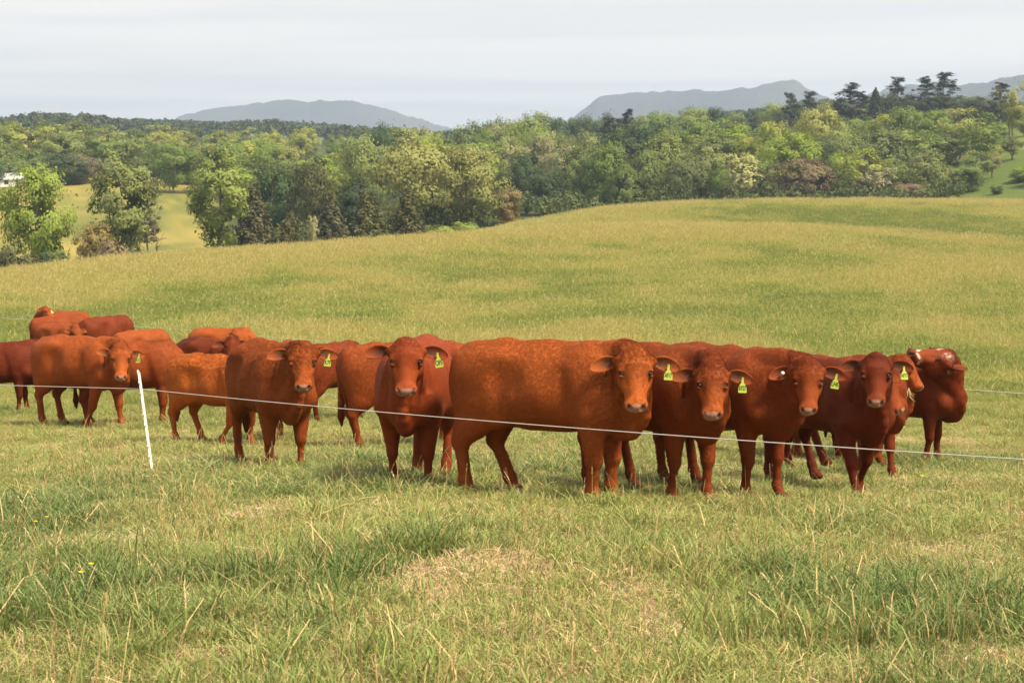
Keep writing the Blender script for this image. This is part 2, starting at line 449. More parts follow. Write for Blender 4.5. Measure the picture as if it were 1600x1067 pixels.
def tree_kind(kind, seed):
    """returns (trunk mesh, crown mesh or None, height, half width) in metres"""
    rng = np.random.default_rng(seed)
    paths, C, N, v = [], [], [], []
    lsize = .205
    def puff(c, r, n, val, squash=.8, shell=.55):
        d = rng.normal(size=(n, 3)); d /= np.linalg.norm(d, axis=1)[:, None]
        rad = rng.uniform(shell ** 3, 1, n) ** (1 / 3) * rng.uniform(.85, 1.2, n)
        p = c + d * rad[:, None] * np.array([r, r, r * squash])
        oc = p - np.array([0, 0, Hh * .45]); oc = oc / (np.linalg.norm(oc, axis=1)[:, None] + 1e-6)
        nn = d * .34 + oc * 1.0 + rng.normal(size=(n, 3)) * .20 + np.array([0, 0, .25]); nn /= np.linalg.norm(nn, axis=1)[:, None]
        C.append(p); N.append(nn); v.append(np.clip(val + rng.normal(size=n) * .09, 0, 1))
    def limb(a, b, r0, r1, wob=.1, n=6):
        t = np.linspace(0, 1, n)[:, None]; a = np.asarray(a, float); b = np.asarray(b, float)
        L = np.linalg.norm(b - a)
        P = a + (b - a) * t + np.sin(t * np.pi) * rng.normal(size=3) * wob * L + np.array([0, 0, 1]) * (np.sin(t * np.pi) * -.05 * L)
        P[1:-1] += rng.normal(size=(n - 2, 3)) * .02 * L
        paths.append((P, np.linspace(r0, r1, n)))
        return P
    if kind in ('broad', 'tall', 'sparse', 'bushy'):
        Hh, W, z0, ncl, nl, cr = dict(broad=(13, 5.6, .10, 70, 165, 1.5), tall=(14.5, 4.1, .10, 62, 150, 1.25),
                                      sparse=(14, 4.6, .26, 48, 85, 1.1), bushy=(12, 5.0, .0, 72, 150, 1.5))[kind]
        nst = {'broad': 3, 'tall': 1, 'sparse': 2, 'bushy': 4}[kind]
        stems = []
        for k in range(nst):
            a = rng.uniform(0, 6.28); sp = W * (.38 if nst > 1 else .06) * rng.uniform(.5, 1)
            P = limb((.12 * math.cos(a) * (nst > 1), .12 * math.sin(a) * (nst > 1), -.4), (math.cos(a) * sp, math.sin(a) * sp, Hh * rng.uniform(.74, .86)),
                     .30 if nst < 3 else .2, .05, .05, 9)
            stems.append(P)
        lob = rng.uniform(0, 6.28, 4)
        for k in range(ncl):
            for _ in range(60):
                d = rng.normal(size=3); d /= np.linalg.norm(d); rr = rng.uniform(.35, 1) ** .6
                z = z0 + (1 - z0) * (.52 + .48 * d[2] * rr)
                prof = {'broad': 1.0, 'tall': 1.05 if z > .45 else .75, 'sparse': 1.0 if z > .5 else .7, 'bushy': 1.0}[kind]
                th = math.atan2(d[1], d[0])
                lobe = 1 + .16 * math.sin(2 * th + lob[0]) + .13 * math.sin(3 * th + lob[1] + 4 * z) + .12 * math.sin(7 * z + lob[2])
                c = np.array([d[0] * rr * W * prof * lobe, d[1] * rr * W * prof * lobe, z * Hh - cr * .5])
                if c[2] > cr * .5: break
            val = .42 + rng.normal() * .09
            puff(c, cr * rng.uniform(.65, 1.2), int(nl * rng.uniform(.6, 1.2)), val, .72)
            P = stems[rng.integers(nst)]
            j = int(np.clip(np.searchsorted(P[:, 2], c[2] - .28 * np.hypot(c[0], c[1]) - .5), 1, len(P) - 1))
            if k % (1 if kind == 'sparse' else 2) == 0: limb(P[j], c, .085 if kind != 'sparse' else .095, .018, .07)
        # loose twigs of foliage outside the clumps break the outline
        n = 220
        d = rng.normal(size=(n, 3)); d /= np.linalg.norm(d, axis=1)[:, None]
        p = np.stack([d[:, 0] * W * 1.08, d[:, 1] * W * 1.08, (z0 + (1 - z0) * (.52 + .5 * d[:, 2])) * Hh], -1) * rng.uniform(.82, .97, (n, 1))
        C.append(p); N.append(d + rng.normal(size=(n, 3)) * .8); v.append(rng.uniform(.2, .8, n)); N[-1] /= np.linalg.norm(N[-1], axis=1)[:, None]
    elif kind == 'cedar':
        Hh, W, lsize = 9, 2.4, .17
        limb((0, 0, -.3), (rng.normal() * .2, 0, Hh * .97), .18, .03, .02, 8)
        n = 6500
        z = rng.uniform(0, 1, n) ** 1.25; th = rng.uniform(0, 6.283, n)
        prof = (1 - z) ** .72 * (.75 + .25 * np.minimum(1, z * 8)) 
        lump = 1 + .26 * np.sin(3 * th + 9 * z + seed) * np.sin(11 * z + 2 * th) + .20 * np.sin(7 * th - 17 * z) + .16 * np.sin(2 * th + 5 * seed)
        rr = np.sqrt(rng.uniform(.35, 1, n)) * W * prof * lump + .06
        C.append(np.stack([rr * np.cos(th), rr * np.sin(th), .15 + z * Hh * .97 + rng.normal(size=n) * .12], -1))
        nn = np.stack([np.cos(th), np.sin(th), np.full(n, .45)], -1) + rng.normal(size=(n, 3)) * .6
        N.append(nn / np.linalg.norm(nn, axis=1)[:, None]); v.append(np.clip(.45 + .35 * (lump - 1) / .3 + rng.normal(size=n) * .2, 0, 1))
    elif kind == 'pine':
        Hh, W, lsize = 14, 3.0, .22
        P = limb((0, 0, -.4), (rng.normal() * .4, rng.normal() * .3, Hh * .96), .24, .05, .02, 10)
        for k in range(74):
            z = rng.uniform(.16, 1.0); a = rng.uniform(0, 6.28); L = W * min(1, (1.14 - z) * 1.7) * rng.uniform(.15, 1.15)
            j = int(np.clip(np.searchsorted(P[:, 2], z * Hh), 1, len(P) - 1))
            c = P[j] + np.array([math.cos(a) * L, math.sin(a) * L, rng.uniform(-.7, .9)])
            limb(P[j], c, .06, .015, .05, 4)
            puff(c, rng.uniform(.4, .95), 70, .45 + rng.normal() * .15, .75, .2)
    elif kind == 'shrub':
        Hh, W, lsize = 3.0, 2.3, .17
        for k in range(4):
            a = rng.uniform(0, 6.28); limb((0, 0, -.2), (math.cos(a) * 1.0, math.sin(a) * 1.0, 2.0), .05, .015, .08, 5)
        for k in range(26):
            a = rng.uniform(0, 6.28); r_ = W * .78 * math.sqrt(rng.uniform(0, 1)); z = rng.uniform(.15, 1) * (Hh - .7) * (1.05 - .5 * (r_ / W) ** 2)
            puff(np.array([r_ * math.cos(a), r_ * math.sin(a), z]), rng.uniform(.45, .8), 75, .45 + rng.normal() * .15, .8, .3)
    elif kind == 'bare':
        Hh, W = 10, 3.0
        P = limb((0, 0, -.3), (rng.normal() * .3, 0, Hh), .22, .02, .03, 12)
        for k in range(26):
            z = rng.uniform(.22, .95); a = rng.uniform(0, 6.28); L = W * (1.15 - z) * rng.uniform(.4, 1)
            j = int(np.clip(np.searchsorted(P[:, 2], z * Hh), 1, len(P) - 1))
            e = P[j] + np.array([math.cos(a) * L, math.sin(a) * L, rng.uniform(-.3, .6)])
            Q = limb(P[j], e, .07, .012, .06, 5)
            for q in range(2):
                limb(Q[2 + q], Q[2 + q] + rng.normal(size=3) * .5 + np.array([math.cos(a), math.sin(a), .3]) * .5, .025, .008, .05, 4)
    elif kind == 'forked':
        Hh, W = 9, 4.0
        P = limb((0, 0, -.3), (.3, 0, 3.2), .30, .20, .03, 6)
        for k in range(13):
            a = rng.uniform(0, 6.28); up = rng.uniform(1.2, 5.6); out = rng.uniform(.6, 3.4)
            Q = limb(P[rng.integers(3, 6)], P[-1] + np.array([math.cos(a) * out, math.sin(a) * out * .7, up]), .12, .03, .10, 7)
            for q in range(4):
                e = Q[2 + q] + np.array([math.cos(a) * rng.uniform(-.6, 1.3), rng.normal() * .7, rng.uniform(.3, 1.6)])
                limb(Q[2 + q], e, .045, .012, .1, 4)
                if rng.uniform() < .8: puff(e, rng.uniform(.5, 1.1), 70, .5, .8, .2)
    tV, tF = branch_tubes(paths)
    tr = fast_mesh('trunk', tV, tF, BARK)
    crown = None
    if C:
        C = np.concatenate(C); N = np.concatenate(N); v = np.concatenate(v)
        C[:, 2] = np.maximum(C[:, 2], .05)
        V, F_, vv = leaves(C, N, lsize, rng, v)
        crown = fast_mesh('crown', V, F_, LEAF['mid'], smooth=False)
        set_attr(crown, 'leafv', 'FLOAT', vv.astype(np.float32))
        Hh = float(np.percentile(C[:, 2], 99.3)); W = float(np.percentile(np.hypot(C[:, 0], C[:, 1]), 97))
    return tr, crown, Hh, W

KINDS = {}
for _k, _ns in (('broad', 4), ('tall', 3), ('sparse', 3), ('bushy', 3), ('cedar', 3), ('pine', 3), ('shrub', 3), ('bare', 1), ('forked', 2)):
    KINDS[_k] = [tree_kind(_k, 100 + 7 * i + len(_k) * 13) for i in range(_ns)]

_trng = random.Random(77)
NAMES = {'broad': 'broadleaf_tree', 'tall': 'broadleaf_tree', 'sparse': 'broadleaf_tree', 'bushy': 'broadleaf_tree', 'cedar': 'cedar_tree', 'pine': 'pine_tree',
         'shrub': 'shrub', 'bare': 'dead_tree', 'forked': 'dead_tree'}
CATS = {'cedar_tree': 'cedar', 'pine_tree': 'pine', 'shrub': 'shrub', 'dead_tree': 'dead tree', 'broadleaf_tree': 'tree'}

def tree(kind, leaf, px, top, D, label, group=None, wpx=None, var=None, lean=0.0, pale=False, base=None):
    """tree whose top is on photograph row `top`, standing on the terrain at distance D in column px"""
    vs = KINDS[kind]; tr, cr, Hh, W = vs[_trng.randrange(len(vs)) if var is None else var % len(vs)]
    p = at_dist(px, D)
    h = max(row_height(p, top) - p.z, 1.2)
    sz = h / Hh
    sx = sz * _trng.uniform(.88, 1.12) if wpx is None else min(wpx * D / FPX / (2 * W), 1.7 * sz)
    nm = NAMES[kind]
    root = empty(nm, (p.x, p.y, p.z - .05), _trng.uniform(0, 6.283), (sx, sx, sz))
    if lean: root.rotation_euler = (0, lean, 0)
    thing(root, label, CATS[nm], group)
    t = bpy.data.objects.new('trunk', tr); COL.objects.link(t); t.parent = root
    if pale:
        t.material_slots[0].link = 'OBJECT'; t.material_slots[0].material = BARK_PALE
    if cr:
        c = bpy.data.objects.new('crown' if nm != 'shrub' else 'foliage', cr); COL.objects.link(c); c.parent = root
        c.material_slots[0].link = 'OBJECT'; c.material_slots[0].material = LEAF[leaf]
    return root

# --- the hollow behind the near field, left
tree('broad', 'fresh', 62, 262, 208, 'round light green tree with several stems at the far left, below the white roof', wpx=150, var=0)
tree('tall', 'fresh', 190, 240, 222, 'tall light green tree second from the left, left of the bare dead tree', wpx=110, var=0)
tree('bare', 'mid', 243, 322, 224, 'bare dead tree with level branches in front of the open hillside', wpx=62)
tree('tall', 'fresh', 343, 234, 232, 'tall bright green tree with leafy trunk right of the open hillside', wpx=112, var=1)
tree('cedar', 'cedar', 397, 288, 236, 'broad brown-green cedar right beside the tall bright green tree', wpx=84, var=0)
tree('cedar', 'cedar', 455, 330, 238, 'low cedar between the broad brown-green cedar and the bent dead stump', wpx=52, var=1)
tree('cedar', 'cedar', 517, 312, 240, 'stout cedar just right of the bent dead stump', wpx=70, var=2)
tree('cedar', 'cedar', 575, 300, 246, 'cedar second from the right in the row of dark cedars', wpx=76, var=0)
tree('cedar', 'cedar', 640, 292, 238, 'pointed cedar in front of the big yellow-green tree', wpx=66, var=1)
tree('forked', 'pale', 489, 338, 236, 'small bent dead stump with pale wood between two cedars', wpx=26, var=0, pale=True)
tree('broad', 'yellow', 655, 216, 262, 'big domed yellow-green tree at the middle, left stem of the pair', wpx=165, var=1)
tree('broad', 'yellow', 728, 232, 258, 'big spreading yellow-green tree at the middle right beside the rusty tree', wpx=130, var=2)
tree('bushy', 'rust', 790, 292, 268, 'small rusty orange tree at the right foot of the big yellow-green tree', wpx=52, var=0)
tree('shrub', 'dark', 764, 342, 256, 'dark round bush below the rusty orange tree', wpx=36)
tree('bushy', 'cedar', 492, 250, 276, 'brownish tree rising behind the stout cedar', wpx=80, var=1)
tree('bushy', 'dark', 434, 258, 284, 'dark tree mass behind the broad brown-green cedar', wpx=110, var=2)
tree('bushy', 'dark', 556, 282, 276, 'dark tree filling the gap behind the cedar row', wpx=80, var=0)
tree('shrub', 'cedar', 22, 385, 190, 'grey-brown scrubby bush in the lower left corner of the wood', wpx=74, var=0)
tree('shrub', 'dark', 74, 392, 196, 'dark low bush under the round light green tree', wpx=64, var=1)
tree('bushy', 'rust', 150, 345, 214, 'brown bush between the two light green trees at the left', wpx=64, var=2)
tree('shrub', 'rust', 175, 376, 205, 'low russet shrub at the foot of the second light green tree', wpx=66, var=2)
tree('shrub', 'dark', 205, 384, 214, 'dark shrub leaning against the foot of the second light green tree', wpx=40, var=0)
tree('pine', 'cedar', 232, 292, 300, 'dark ragged pine behind the bare dead tree', wpx=50, var=0)
for _px, _tp, _w, _o in ((236, 393, 34, 'leftmost, by the bare dead tree'), (286, 392, 40, 'second from left'), (308, 388, 34, 'third from left'), (328, 384, 36, 'rightmost, under the tall bright tree')):
    tree('shrub', 'fresh', _px, _tp, 228, 'small green shrub on the field edge, ' + _o, 'shrubs along the field edge', wpx=_w)
tree('shrub', 'fresh', 690, 352, 246, 'green bush under the big domed yellow-green tree', wpx=60, var=1)
tree('shrub', 'fresh', 722, 347, 250, 'green bush under the spreading yellow-green tree', wpx=54, var=2)

LANDMARKS = [(-40, 'left edge'), (14, 'the white-roofed farmhouse'), (76, 'the grey shed'), (190, 'second green tree'), (243, 'the bare dead tree'), (343, 'tall bright tree'),
  (397, 'the broad cedar'), (489, 'the bent dead stump'), (575, 'the cedar row'), (655, 'yellow-green dome'), (728, 'spreading yellow tree'), (790, 'rusty orange tree'),
  (835, 'the white pole'), (905, 'the field brow'), (978, 'the middle fir'), (1060, 'brightest crown'), (1152, 'the forked dead tree'), (1230, 'skyline pine pair'), (1276, 'golden tree'),
  (1322, 'widest skyline pine'), (1364, 'narrow skyline cedar'), (1410, 'the spike-topped pine'), (1470, 'the highest pine'), (1530, 'the open green slope'), (1600, 'right edge')]
LOOK = {'broad': 'rounded', 'bushy': 'bushy', 'tall': 'tall', 'sparse': 'thin-leaved'}
def beside(px):
    x, nm = min(LANDMARKS, key=lambda l: abs(l[0] - px))
    return ('left of ' if px < x - 9 else 'right of ' if px > x + 9 else 'near ') + nm

# --- belt behind the second rise, right: row nearest the field
ROW = [
 ('bushy','dark', 822,238,345,66), ('bushy','mid', 800,262,350,60), ('bushy','dark',858,266,338,70), ('bushy','mid',905,232,340,84), ('bushy','mid',950,226,335,80),
 ('bushy','mid', 1003,240,332,74), ('bushy','fresh',1036,208,345,84), ('bushy','mid',1075,246,330,70), ('bushy','fresh',1102,236,335,62), ('bushy','mid',1130,262,330,60),
 ('bushy','mid',1192,252,338,72), ('bushy','dark',1165,270,345,60), ('bushy','mid',1300,262,336,66), ('sparse','yellow',1352,232,334,88), ('bushy','fresh',1318,238,342,66),
 ('bushy','fresh',1442,238,332,80), ('bushy','mid',1400,256,332,72), ('bushy','mid',1480,262,336,56), ('bushy','dark',1225,278,345,54), ('bushy','mid',978,262,330,60)]
for _k, _l, _px, _tp, _D, _w in ROW:
    tree(_k, _l, _px, _tp, _D, '%s %s tree, front row of right wood, %s' % (LOOK[_k], {'dark': 'dark green', 'mid': 'mid green', 'fresh': 'light green', 'yellow': 'yellow-green'}[_l], beside(_px)),
         'trees in the front row of the right wood', wpx=_w)
tree('forked', 'pale', 1152, 244, 324, 'pale dead tree with forked bare limbs in front of the right wood', wpx=92, var=0, pale=True)
tree('forked', 'pale', 1358, 262, 326, 'thin pale half-dead tree with a broken limb, right of the reddish tree', wpx=74, var=1, pale=True)
tree('broad', 'rust', 1252, 248, 330, 'reddish brown spreading tree in the front row of the right wood', wpx=108, var=3)
tree('bushy', 'rust', 1412, 286, 324, 'low brownish bush at the field edge, third brown crown from the left', wpx=90, var=1)
tree('broad', 'yellow', 1276, 166, 400, 'large golden green tree standing above the right wood', wpx=96, var=1)
tree('broad', 'yellow', 1205, 192, 390, 'golden green tree left of the large golden one', wpx=70, var=2)
tree('sparse', 'yellow', 1495, 172, 390, 'tall thin-leaved tree with visible limbs on the right slope', wpx=84, var=0)
tree('sparse', 'mid', 1530, 180, 360, 'tall green tree with dark trunk at the edge of the open right slope', wpx=80, var=1)
tree('broad', 'mid', 1405, 172, 395, 'wide mid green tree below the tall dark pines', wpx=92, var=0)
tree('broad', 'mid', 1452, 176, 405, 'rounded mid green tree below the highest dark pine', wpx=80, var=3)
tree('sparse', 'yellow', 1578, 134, 400, 'slim feathery tree rising at the right edge', wpx=50, var=2)
for _px, _tp, _D, _w, _k, _l, _lb in ((1576, 214, 372, 66, 'sparse', 'mid', 'airy green tree at the right edge of the open slope'), (1508, 258, 336, 60, 'bushy', 'mid', 'round green bush-tree at the foot of the open slope'),
  (1594, 262, 340, 58, 'bushy', 'fresh', 'light green bush-tree cut by the right edge'), (1556, 288, 326, 54, 'bushy', 'mid', 'low green bush at the field edge below the open slope'), (1478, 206, 372, 74, 'tall', 'mid', 'full green tree left of the open slope'),
  (1548, 196, 420, 70, 'broad', 'mid', 'rounded tree standing high on the open slope'), (1600, 186, 430, 70, 'broad', 'fresh', 'light rounded tree high on the slope at the right edge'), (1520, 206, 440, 60, 'bushy', 'mid', 'bushy tree at the top of the open slope'),
  (1530, 238, 346, 66, 'sparse', 'mid', 'leafy slender tree in the middle of the open slope'), (1590, 226, 400, 62, 'broad', 'mid', 'broad tree low on the slope at the right edge'), (1560, 240, 388, 56, 'sparse', 'yellow', 'pale airy tree halfway up the open slope')):
    tree(_k, _l, _px, _tp, _D, _lb, wpx=_w)
tree('sparse', 'rust', 1548, 238, 350, 'thin brownish sapling on the open green slope', wpx=30, var=1)
tree('sparse', 'rust', 1512, 268, 344, 'short bare-looking sapling at the foot of the open slope', wpx=26, var=0)
for _px, _tp, _D, _w, _o in ((872, 206, 372, 62, 'right'), (838, 206, 380, 54, 'middle'), (800, 216, 372, 46, 'left')):
    tree('sparse', 'pale', _px, _tp, _D, _o + ' one of three cream-flowering trees by the white pole', 'pale flowering trees near the white pole', wpx=_w)
# skyline conifers of the right hill
for _k, _px, _tp, _D, _w, _lb in (
  ('pine', 1322, 132, 560, 66, 'leftmost and widest of the dark pines on the right skyline'), ('cedar', 1364, 142, 545, 34, 'narrow pointed cedar on the right skyline'),
  ('pine', 1396, 124, 560, 48, 'thin tall pine with a spike top on the right skyline'), ('pine', 1446, 124, 560, 52, 'dark pine just left of the highest skyline pine'),
  ('pine', 1471, 118, 550, 58, 'highest dark pine on the right skyline'), ('pine', 1558, 134, 520, 48, 'dark leaning pine near the right edge of the skyline'),
  ('pine', 1345, 146, 550, 48, 'dark pine between the widest skyline pine and the narrow cedar'), ('bushy', 1380, 150, 555, 52, 'dark bushy tree left of the spike-topped pine'),
  ('bushy', 1420, 150, 560, 60, 'dark bushy tree right of the spike-topped pine'), ('bushy', 1494, 158, 560, 56, 'dark bushy tree right of the highest pine'),
  ('bushy', 1302, 160, 565, 46, 'dark bushy tree left of the widest skyline pine'), ('bushy', 1530, 158, 545, 56, 'dark bushy tree left of the leaning pine'),
  ('pine', 1230, 147, 560, 44, 'dark pine left of the golden tree top'), ('pine', 1261, 145, 560, 42, 'dark pine just above the golden tree top'),
  ('pine', 978, 172, 500, 52, 'dark fir rising above the middle of the wood'), ('pine', 948, 184, 505, 40, 'small dark fir left of the taller fir in the middle of the wood'),
  ('pine', 830, 190, 520, 36, 'dark pine just right of the white pole')):
    tree(_k, 'pine', _px, _tp, _D, _lb, wpx=_w)

# --- the mass of the woods, row behind row
def fill(n, px0, px1, D0, D1, topf, leaves_, group, where, seed, kinds=('broad', 'bushy', 'tall', 'sparse')):
    rg = random.Random(seed)
    for i in range(n):
        px = px0 + (px1 - px0) * (i + rg.uniform(.1, .9)) / n
        D = rg.uniform(D0, D1)
        k = rg.choice(kinds); lf = rg.choices([a for a, _ in leaves_], [b for _, b in leaves_])[0]
        nm = {'fresh': 'light green', 'mid': 'mid green', 'yellow': 'yellow-green', 'pale': 'cream', 'dark': 'dark green', 'cedar': 'olive', 'pine': 'blackish green', 'rust': 'brownish'}[lf]
        tp = topf(px) + rg.uniform(-9, 9)
        tree(k, lf, px, tp, D, '%s %s tree, %s, %s' % (LOOK[k], nm, where.replace('the ', '', 1), beside(px)), group, wpx=rg.uniform(9.5, 14.5) * FPX / D)
MIXL = (('fresh', 4), ('mid', 4), ('yellow', 3), ('dark', 1), ('pale', .5))
I_ = lambda xs, ys: (lambda x: float(np.interp(x, xs, ys)))
fill(20, -60, 430, 455, 500, I_([-60, 50, 130, 200, 260, 430], [208, 196, 205, 212, 226, 226]), MIXL, 'trees behind the left hillside', 'the middle row behind the left hillside', 1)
fill(20, -60, 640, 520, 590, I_([-60, 40, 100, 200, 300, 430, 640], [190, 186, 188, 196, 206, 208, 206]), MIXL, 'trees behind the left hillside', 'the back row behind the left hillside', 2)
fill(12, -60, 140, 425, 455, I_([-60, 140], [238, 246]), (('dark', 2), ('mid', 2), ('rust', 1)), 'trees behind the left hillside', 'the dark edge above the left hillside', 12, ('bushy',))
fill(10, 236, 460, 400, 440, I_([236, 300, 460], [232, 224, 226]), (('fresh', 2), ('mid', 2), ('yellow', 2)), 'trees behind the left hillside', 'the front row behind the left hillside', 13, ('broad', 'bushy'))
fill(14, 360, 800, 330, 400, I_([360, 480, 560, 640, 800], [262, 244, 226, 220, 236]), (('mid', 3), ('yellow', 2), ('fresh', 2)), 'trees around the middle hollow', 'the near wood of the hollow', 3)
fill(12, 560, 840, 440, 520, I_([560, 640, 700, 760, 840], [208, 203, 203, 196, 196]), MIXL, 'trees around the middle hollow', 'the back of the hollow', 4)
fill(16, 760, 1240, 400, 470, I_([760, 860, 960, 1040, 1130, 1240], [212, 206, 204, 192, 196, 196]), (('mid', 4), ('fresh', 3), ('dark', 1), ('yellow', 1)), 'trees in the middle of the right wood', 'the centre rows', 5)
fill(14, 1080, 1470, 360, 400, I_([1080, 1200, 1300, 1470], [222, 216, 210, 206]), (('mid', 4), ('fresh', 2), ('yellow', 2)), 'trees in the middle of the right wood', 'the second row', 6)
fill(18, 750, 1250, 560, 640, I_([750, 830, 900, 1000, 1090, 1180, 1250], [190, 184, 184, 182, 170, 168, 172]), (('mid', 4), ('dark', 3), ('fresh', 1)), 'trees on the crest of the right wood', 'the crest row', 7, ('broad', 'bushy'))
fill(14, 1270, 1640, 560, 620, I_([1270, 1340, 1400, 1500, 1640], [176, 172, 166, 160, 158]), (('mid', 3), ('dark', 3), ('pine', 1)), 'trees on the crest of the right wood', 'the hilltop row', 8, ('broad', 'bushy'))
fill(7, 1300, 1490, 440, 480, I_([1300, 1490], [182, 186]), (('mid', 3), ('yellow', 1)), 'trees in the middle of the right wood', 'the third row', 9)
fill(2, 1570, 1640, 330, 350, I_([1560, 1660], [268, 255]), (('mid', 3), ('dark', 1)), 'bushes at the right edge', 'the low thicket', 10, ('bushy',))

# --- what nobody could count: far wooded ridges and the undergrowth along the wood's foot
def leaf_mass(name, spots, mat, rng, per, size, squash=.85):
    C, N, v = [], [], []
    for (x, y, z, r, h) in spots:
        d = rng.normal(size=(per, 3)); d /= np.linalg.norm(d, axis=1)[:, None]; d[:, 2] = np.abs(d[:, 2]) * 1.1 - .25
        p = np.array([x, y, z + h * .45]) + d * np.array([r, r, h * .55]) * rng.uniform(.75, 1.08, (per, 1))
        C.append(p); nn = d + rng.normal(size=(per, 3)) * .5; N.append(nn / np.linalg.norm(nn, axis=1)[:, None])
        v.append(np.clip(rng.uniform(.2, .8) + rng.normal(size=per) * .12, 0, 1))
    V, F_, vv = leaves(np.concatenate(C), np.concatenate(N), size, rng, np.concatenate(v))
    me = fast_mesh(name, V, F_, mat, smooth=False); set_attr(me, 'leafv', 'FLOAT', vv.astype(np.float32))
    o = bpy.data.objects.new(name, me); COL.objects.link(o); o['kind'] = 'stuff'
    return o
_rg = np.random.default_rng(5)
def ridge_spots(n, px0, px1, D0, D1, topf, r=(3.5, 6.5), hmin=8):
    out = []
    for i in range(n):
        px = _rg.uniform(px0, px1); D = _rg.uniform(D0, D1); p = at_dist(px, D)
        h = max(hmin, min(row_height(p, topf(px) + abs(_rg.normal()) * 5) - p.z, 26))
        out.append((p.x, p.y, p.z, _rg.uniform(*r), h))
    return out
TOPL = I_([-100, 0, 50, 90, 130, 180, 215, 245, 280, 330, 380, 430, 500, 560, 640, 700, 800, 1000], [188, 184, 176, 175, 177, 182, 190, 198, 200, 193, 186, 184, 190, 194, 198, 203, 196, 184])
leaf_mass('far_wood', ridge_spots(760, -500, 900, 900, 1150, TOPL), LEAF['dark'], _rg, 110, 1.0)
leaf_mass('far_wood', ridge_spots(340, 700, 2150, 800, 1000, I_([700, 900, 1100, 1300, 1700], [198, 186, 176, 166, 152])), LEAF['dark'], _rg, 110, .9)
leaf_mass('far_wood', ridge_spots(160, -150, 60, 1900, 2300, I_([-150, 0, 60], [172, 175, 184]), (6, 10)), LEAF['dark'], _rg, 90, 1.8)
leaf_mass('far_wood', ridge_spots(70, -520, -75, 455, 600, lambda x: 205.0, (4, 6)) + ridge_spots(60, 1660, 2150, 400, 560, lambda x: 190.0, (4, 6)), LEAF['mid'], _rg, 500, .42)
_ug = []
for _px in np.arange(765, 1500, 7.0):
    _p = at_dist(_px, 318 + _rg.uniform(-6, 26)); _ug.append((_p.x, _p.y, _p.z, _rg.uniform(1.6, 2.8), _rg.uniform(2.5, 5.5)))
for _px in np.arange(360, 770, 8.0):
    _p = at_dist(_px, 262 + _rg.uniform(-8, 20)); _ug.append((_p.x, _p.y, _p.z, _rg.uniform(1.4, 2.4), _rg.uniform(2.0, 5.0)))
for _px in np.arange(-60, 220, 8.0):
    _p = at_dist(_px, 212 + _rg.uniform(-8, 10)); _ug.append((_p.x, _p.y, _p.z, _rg.uniform(1.0, 2.0), _rg.uniform(1.2, 2.6)))
for _px in np.arange(250, 700, 8.0):
    _p = at_dist(_px, 400 + _rg.uniform(-15, 60)); _ug.append((_p.x, _p.y, _p.z, _rg.uniform(2, 3.5), _rg.uniform(3, 6)))
leaf_mass('undergrowth', _ug, LEAF['under'], _rg, 150, .26)

# --- mountains
def mountain(name, prof, D, depth, seed, mat):
    xs = [a for a, _ in prof]; ys = [b for _, b in prof]
    pxs = np.linspace(xs[0], xs[-1], 420); tops = pchip(xs, ys, pxs)
    M = 46
    q = np.linspace(-1, 1, M + 1)[:, None]; px = pxs[None, :]
    ang = np.arctan((px - CX) / FPX)
    Dd = D + q * depth + 180 * np.sin(px * .013 + seed) * (1 - np.abs(q))
    X, Y = Dd * np.sin(ang), Dd * np.cos(ang)
    h = -drop_at(D, tops)[None, :] + 60
    env = 1 - np.abs(q) ** 1.25
    rid = fbm(X / 260.0, Y / 420.0, seed, 4) - .5                 # spurs and hollows
    bumpy = fbm(X / 34.0, Y / 34.0, seed + 5, 3) - .5              # treetops on the skyline
    Zm = -60 + h * np.maximum(0, env * (1 + .9 * rid * np.abs(q))) + rid * 5 * env + bumpy * 13 * env
    V = np.stack([X, Y, Zm], -1).reshape(-1, 3)
    n = len(pxs)
    r_, c_ = np.meshgrid(np.arange(M), np.arange(n - 1), indexing='ij'); q = (r_ * n + c_).ravel()
    me = fast_mesh(name, np.array(V), np.stack([q, q + 1, q + n + 1, q + n], -1), mat)
    o = bpy.data.objects.new(name, me); COL.objects.link(o); o['kind'] = 'structure'
    return o
_t = NT('mountain_forest')
_P = _t('NewGeometry').outputs['Position']
_n = _t.noise(_t.mapping(_P, (.02, .02, .03)), 1.0, 6, .65)
_n2 = _t.noise(_t.mapping(_P, (.002, .002, .004)), 1.0, 3, .5)
_c = _t.mix(_t.maprange(_n2, .45, .7), _t.mix(_n, (.024, .029, .030), (.058, .065, .060)), _t.mix(_n, (.05, .055, .052), (.085, .088, .075)))
_b = _t('Bump', {'Height': _n, 'Strength': .7, 'Distance': 12.0})
MFOR = _t.done(_t('BsdfPrincipled', {'Base Color': _c, 'Roughness': .95, 'Specular IOR Level': .05, 'Normal': _b.outputs[0]}).outputs[0])
mountain('mountain', [(190, 212), (270, 189), (300, 178), (350, 165.5), (395, 161), (440, 154), (490, 160), (540, 161.5), (600, 175), (650, 188), (740, 212)], 5200, 700, 3, MFOR)
mountain('mountain', [(820, 214), (890, 184), (908, 170), (940, 144), (1000, 140), (1060, 141.5), (1140, 146.5), (1195, 140), (1235, 132.5), (1265, 146), (1310, 162), (1380, 178), (1460, 200)], 4600, 650, 8, MFOR)
mountain('mountain', [(1250, 205), (1330, 160), (1385, 138), (1430, 127), (1500, 131), (1550, 126), (1620, 123), (1760, 121), (1900, 130), (2100, 170)], 4000, 600, 14, MFOR)
# ------------------------------------------------------------------ cattle: one continuous skin per animal from a blended distance field
def n3(v):
    v = np.asarray(v, float); return v / (np.linalg.norm(v) + 1e-12)

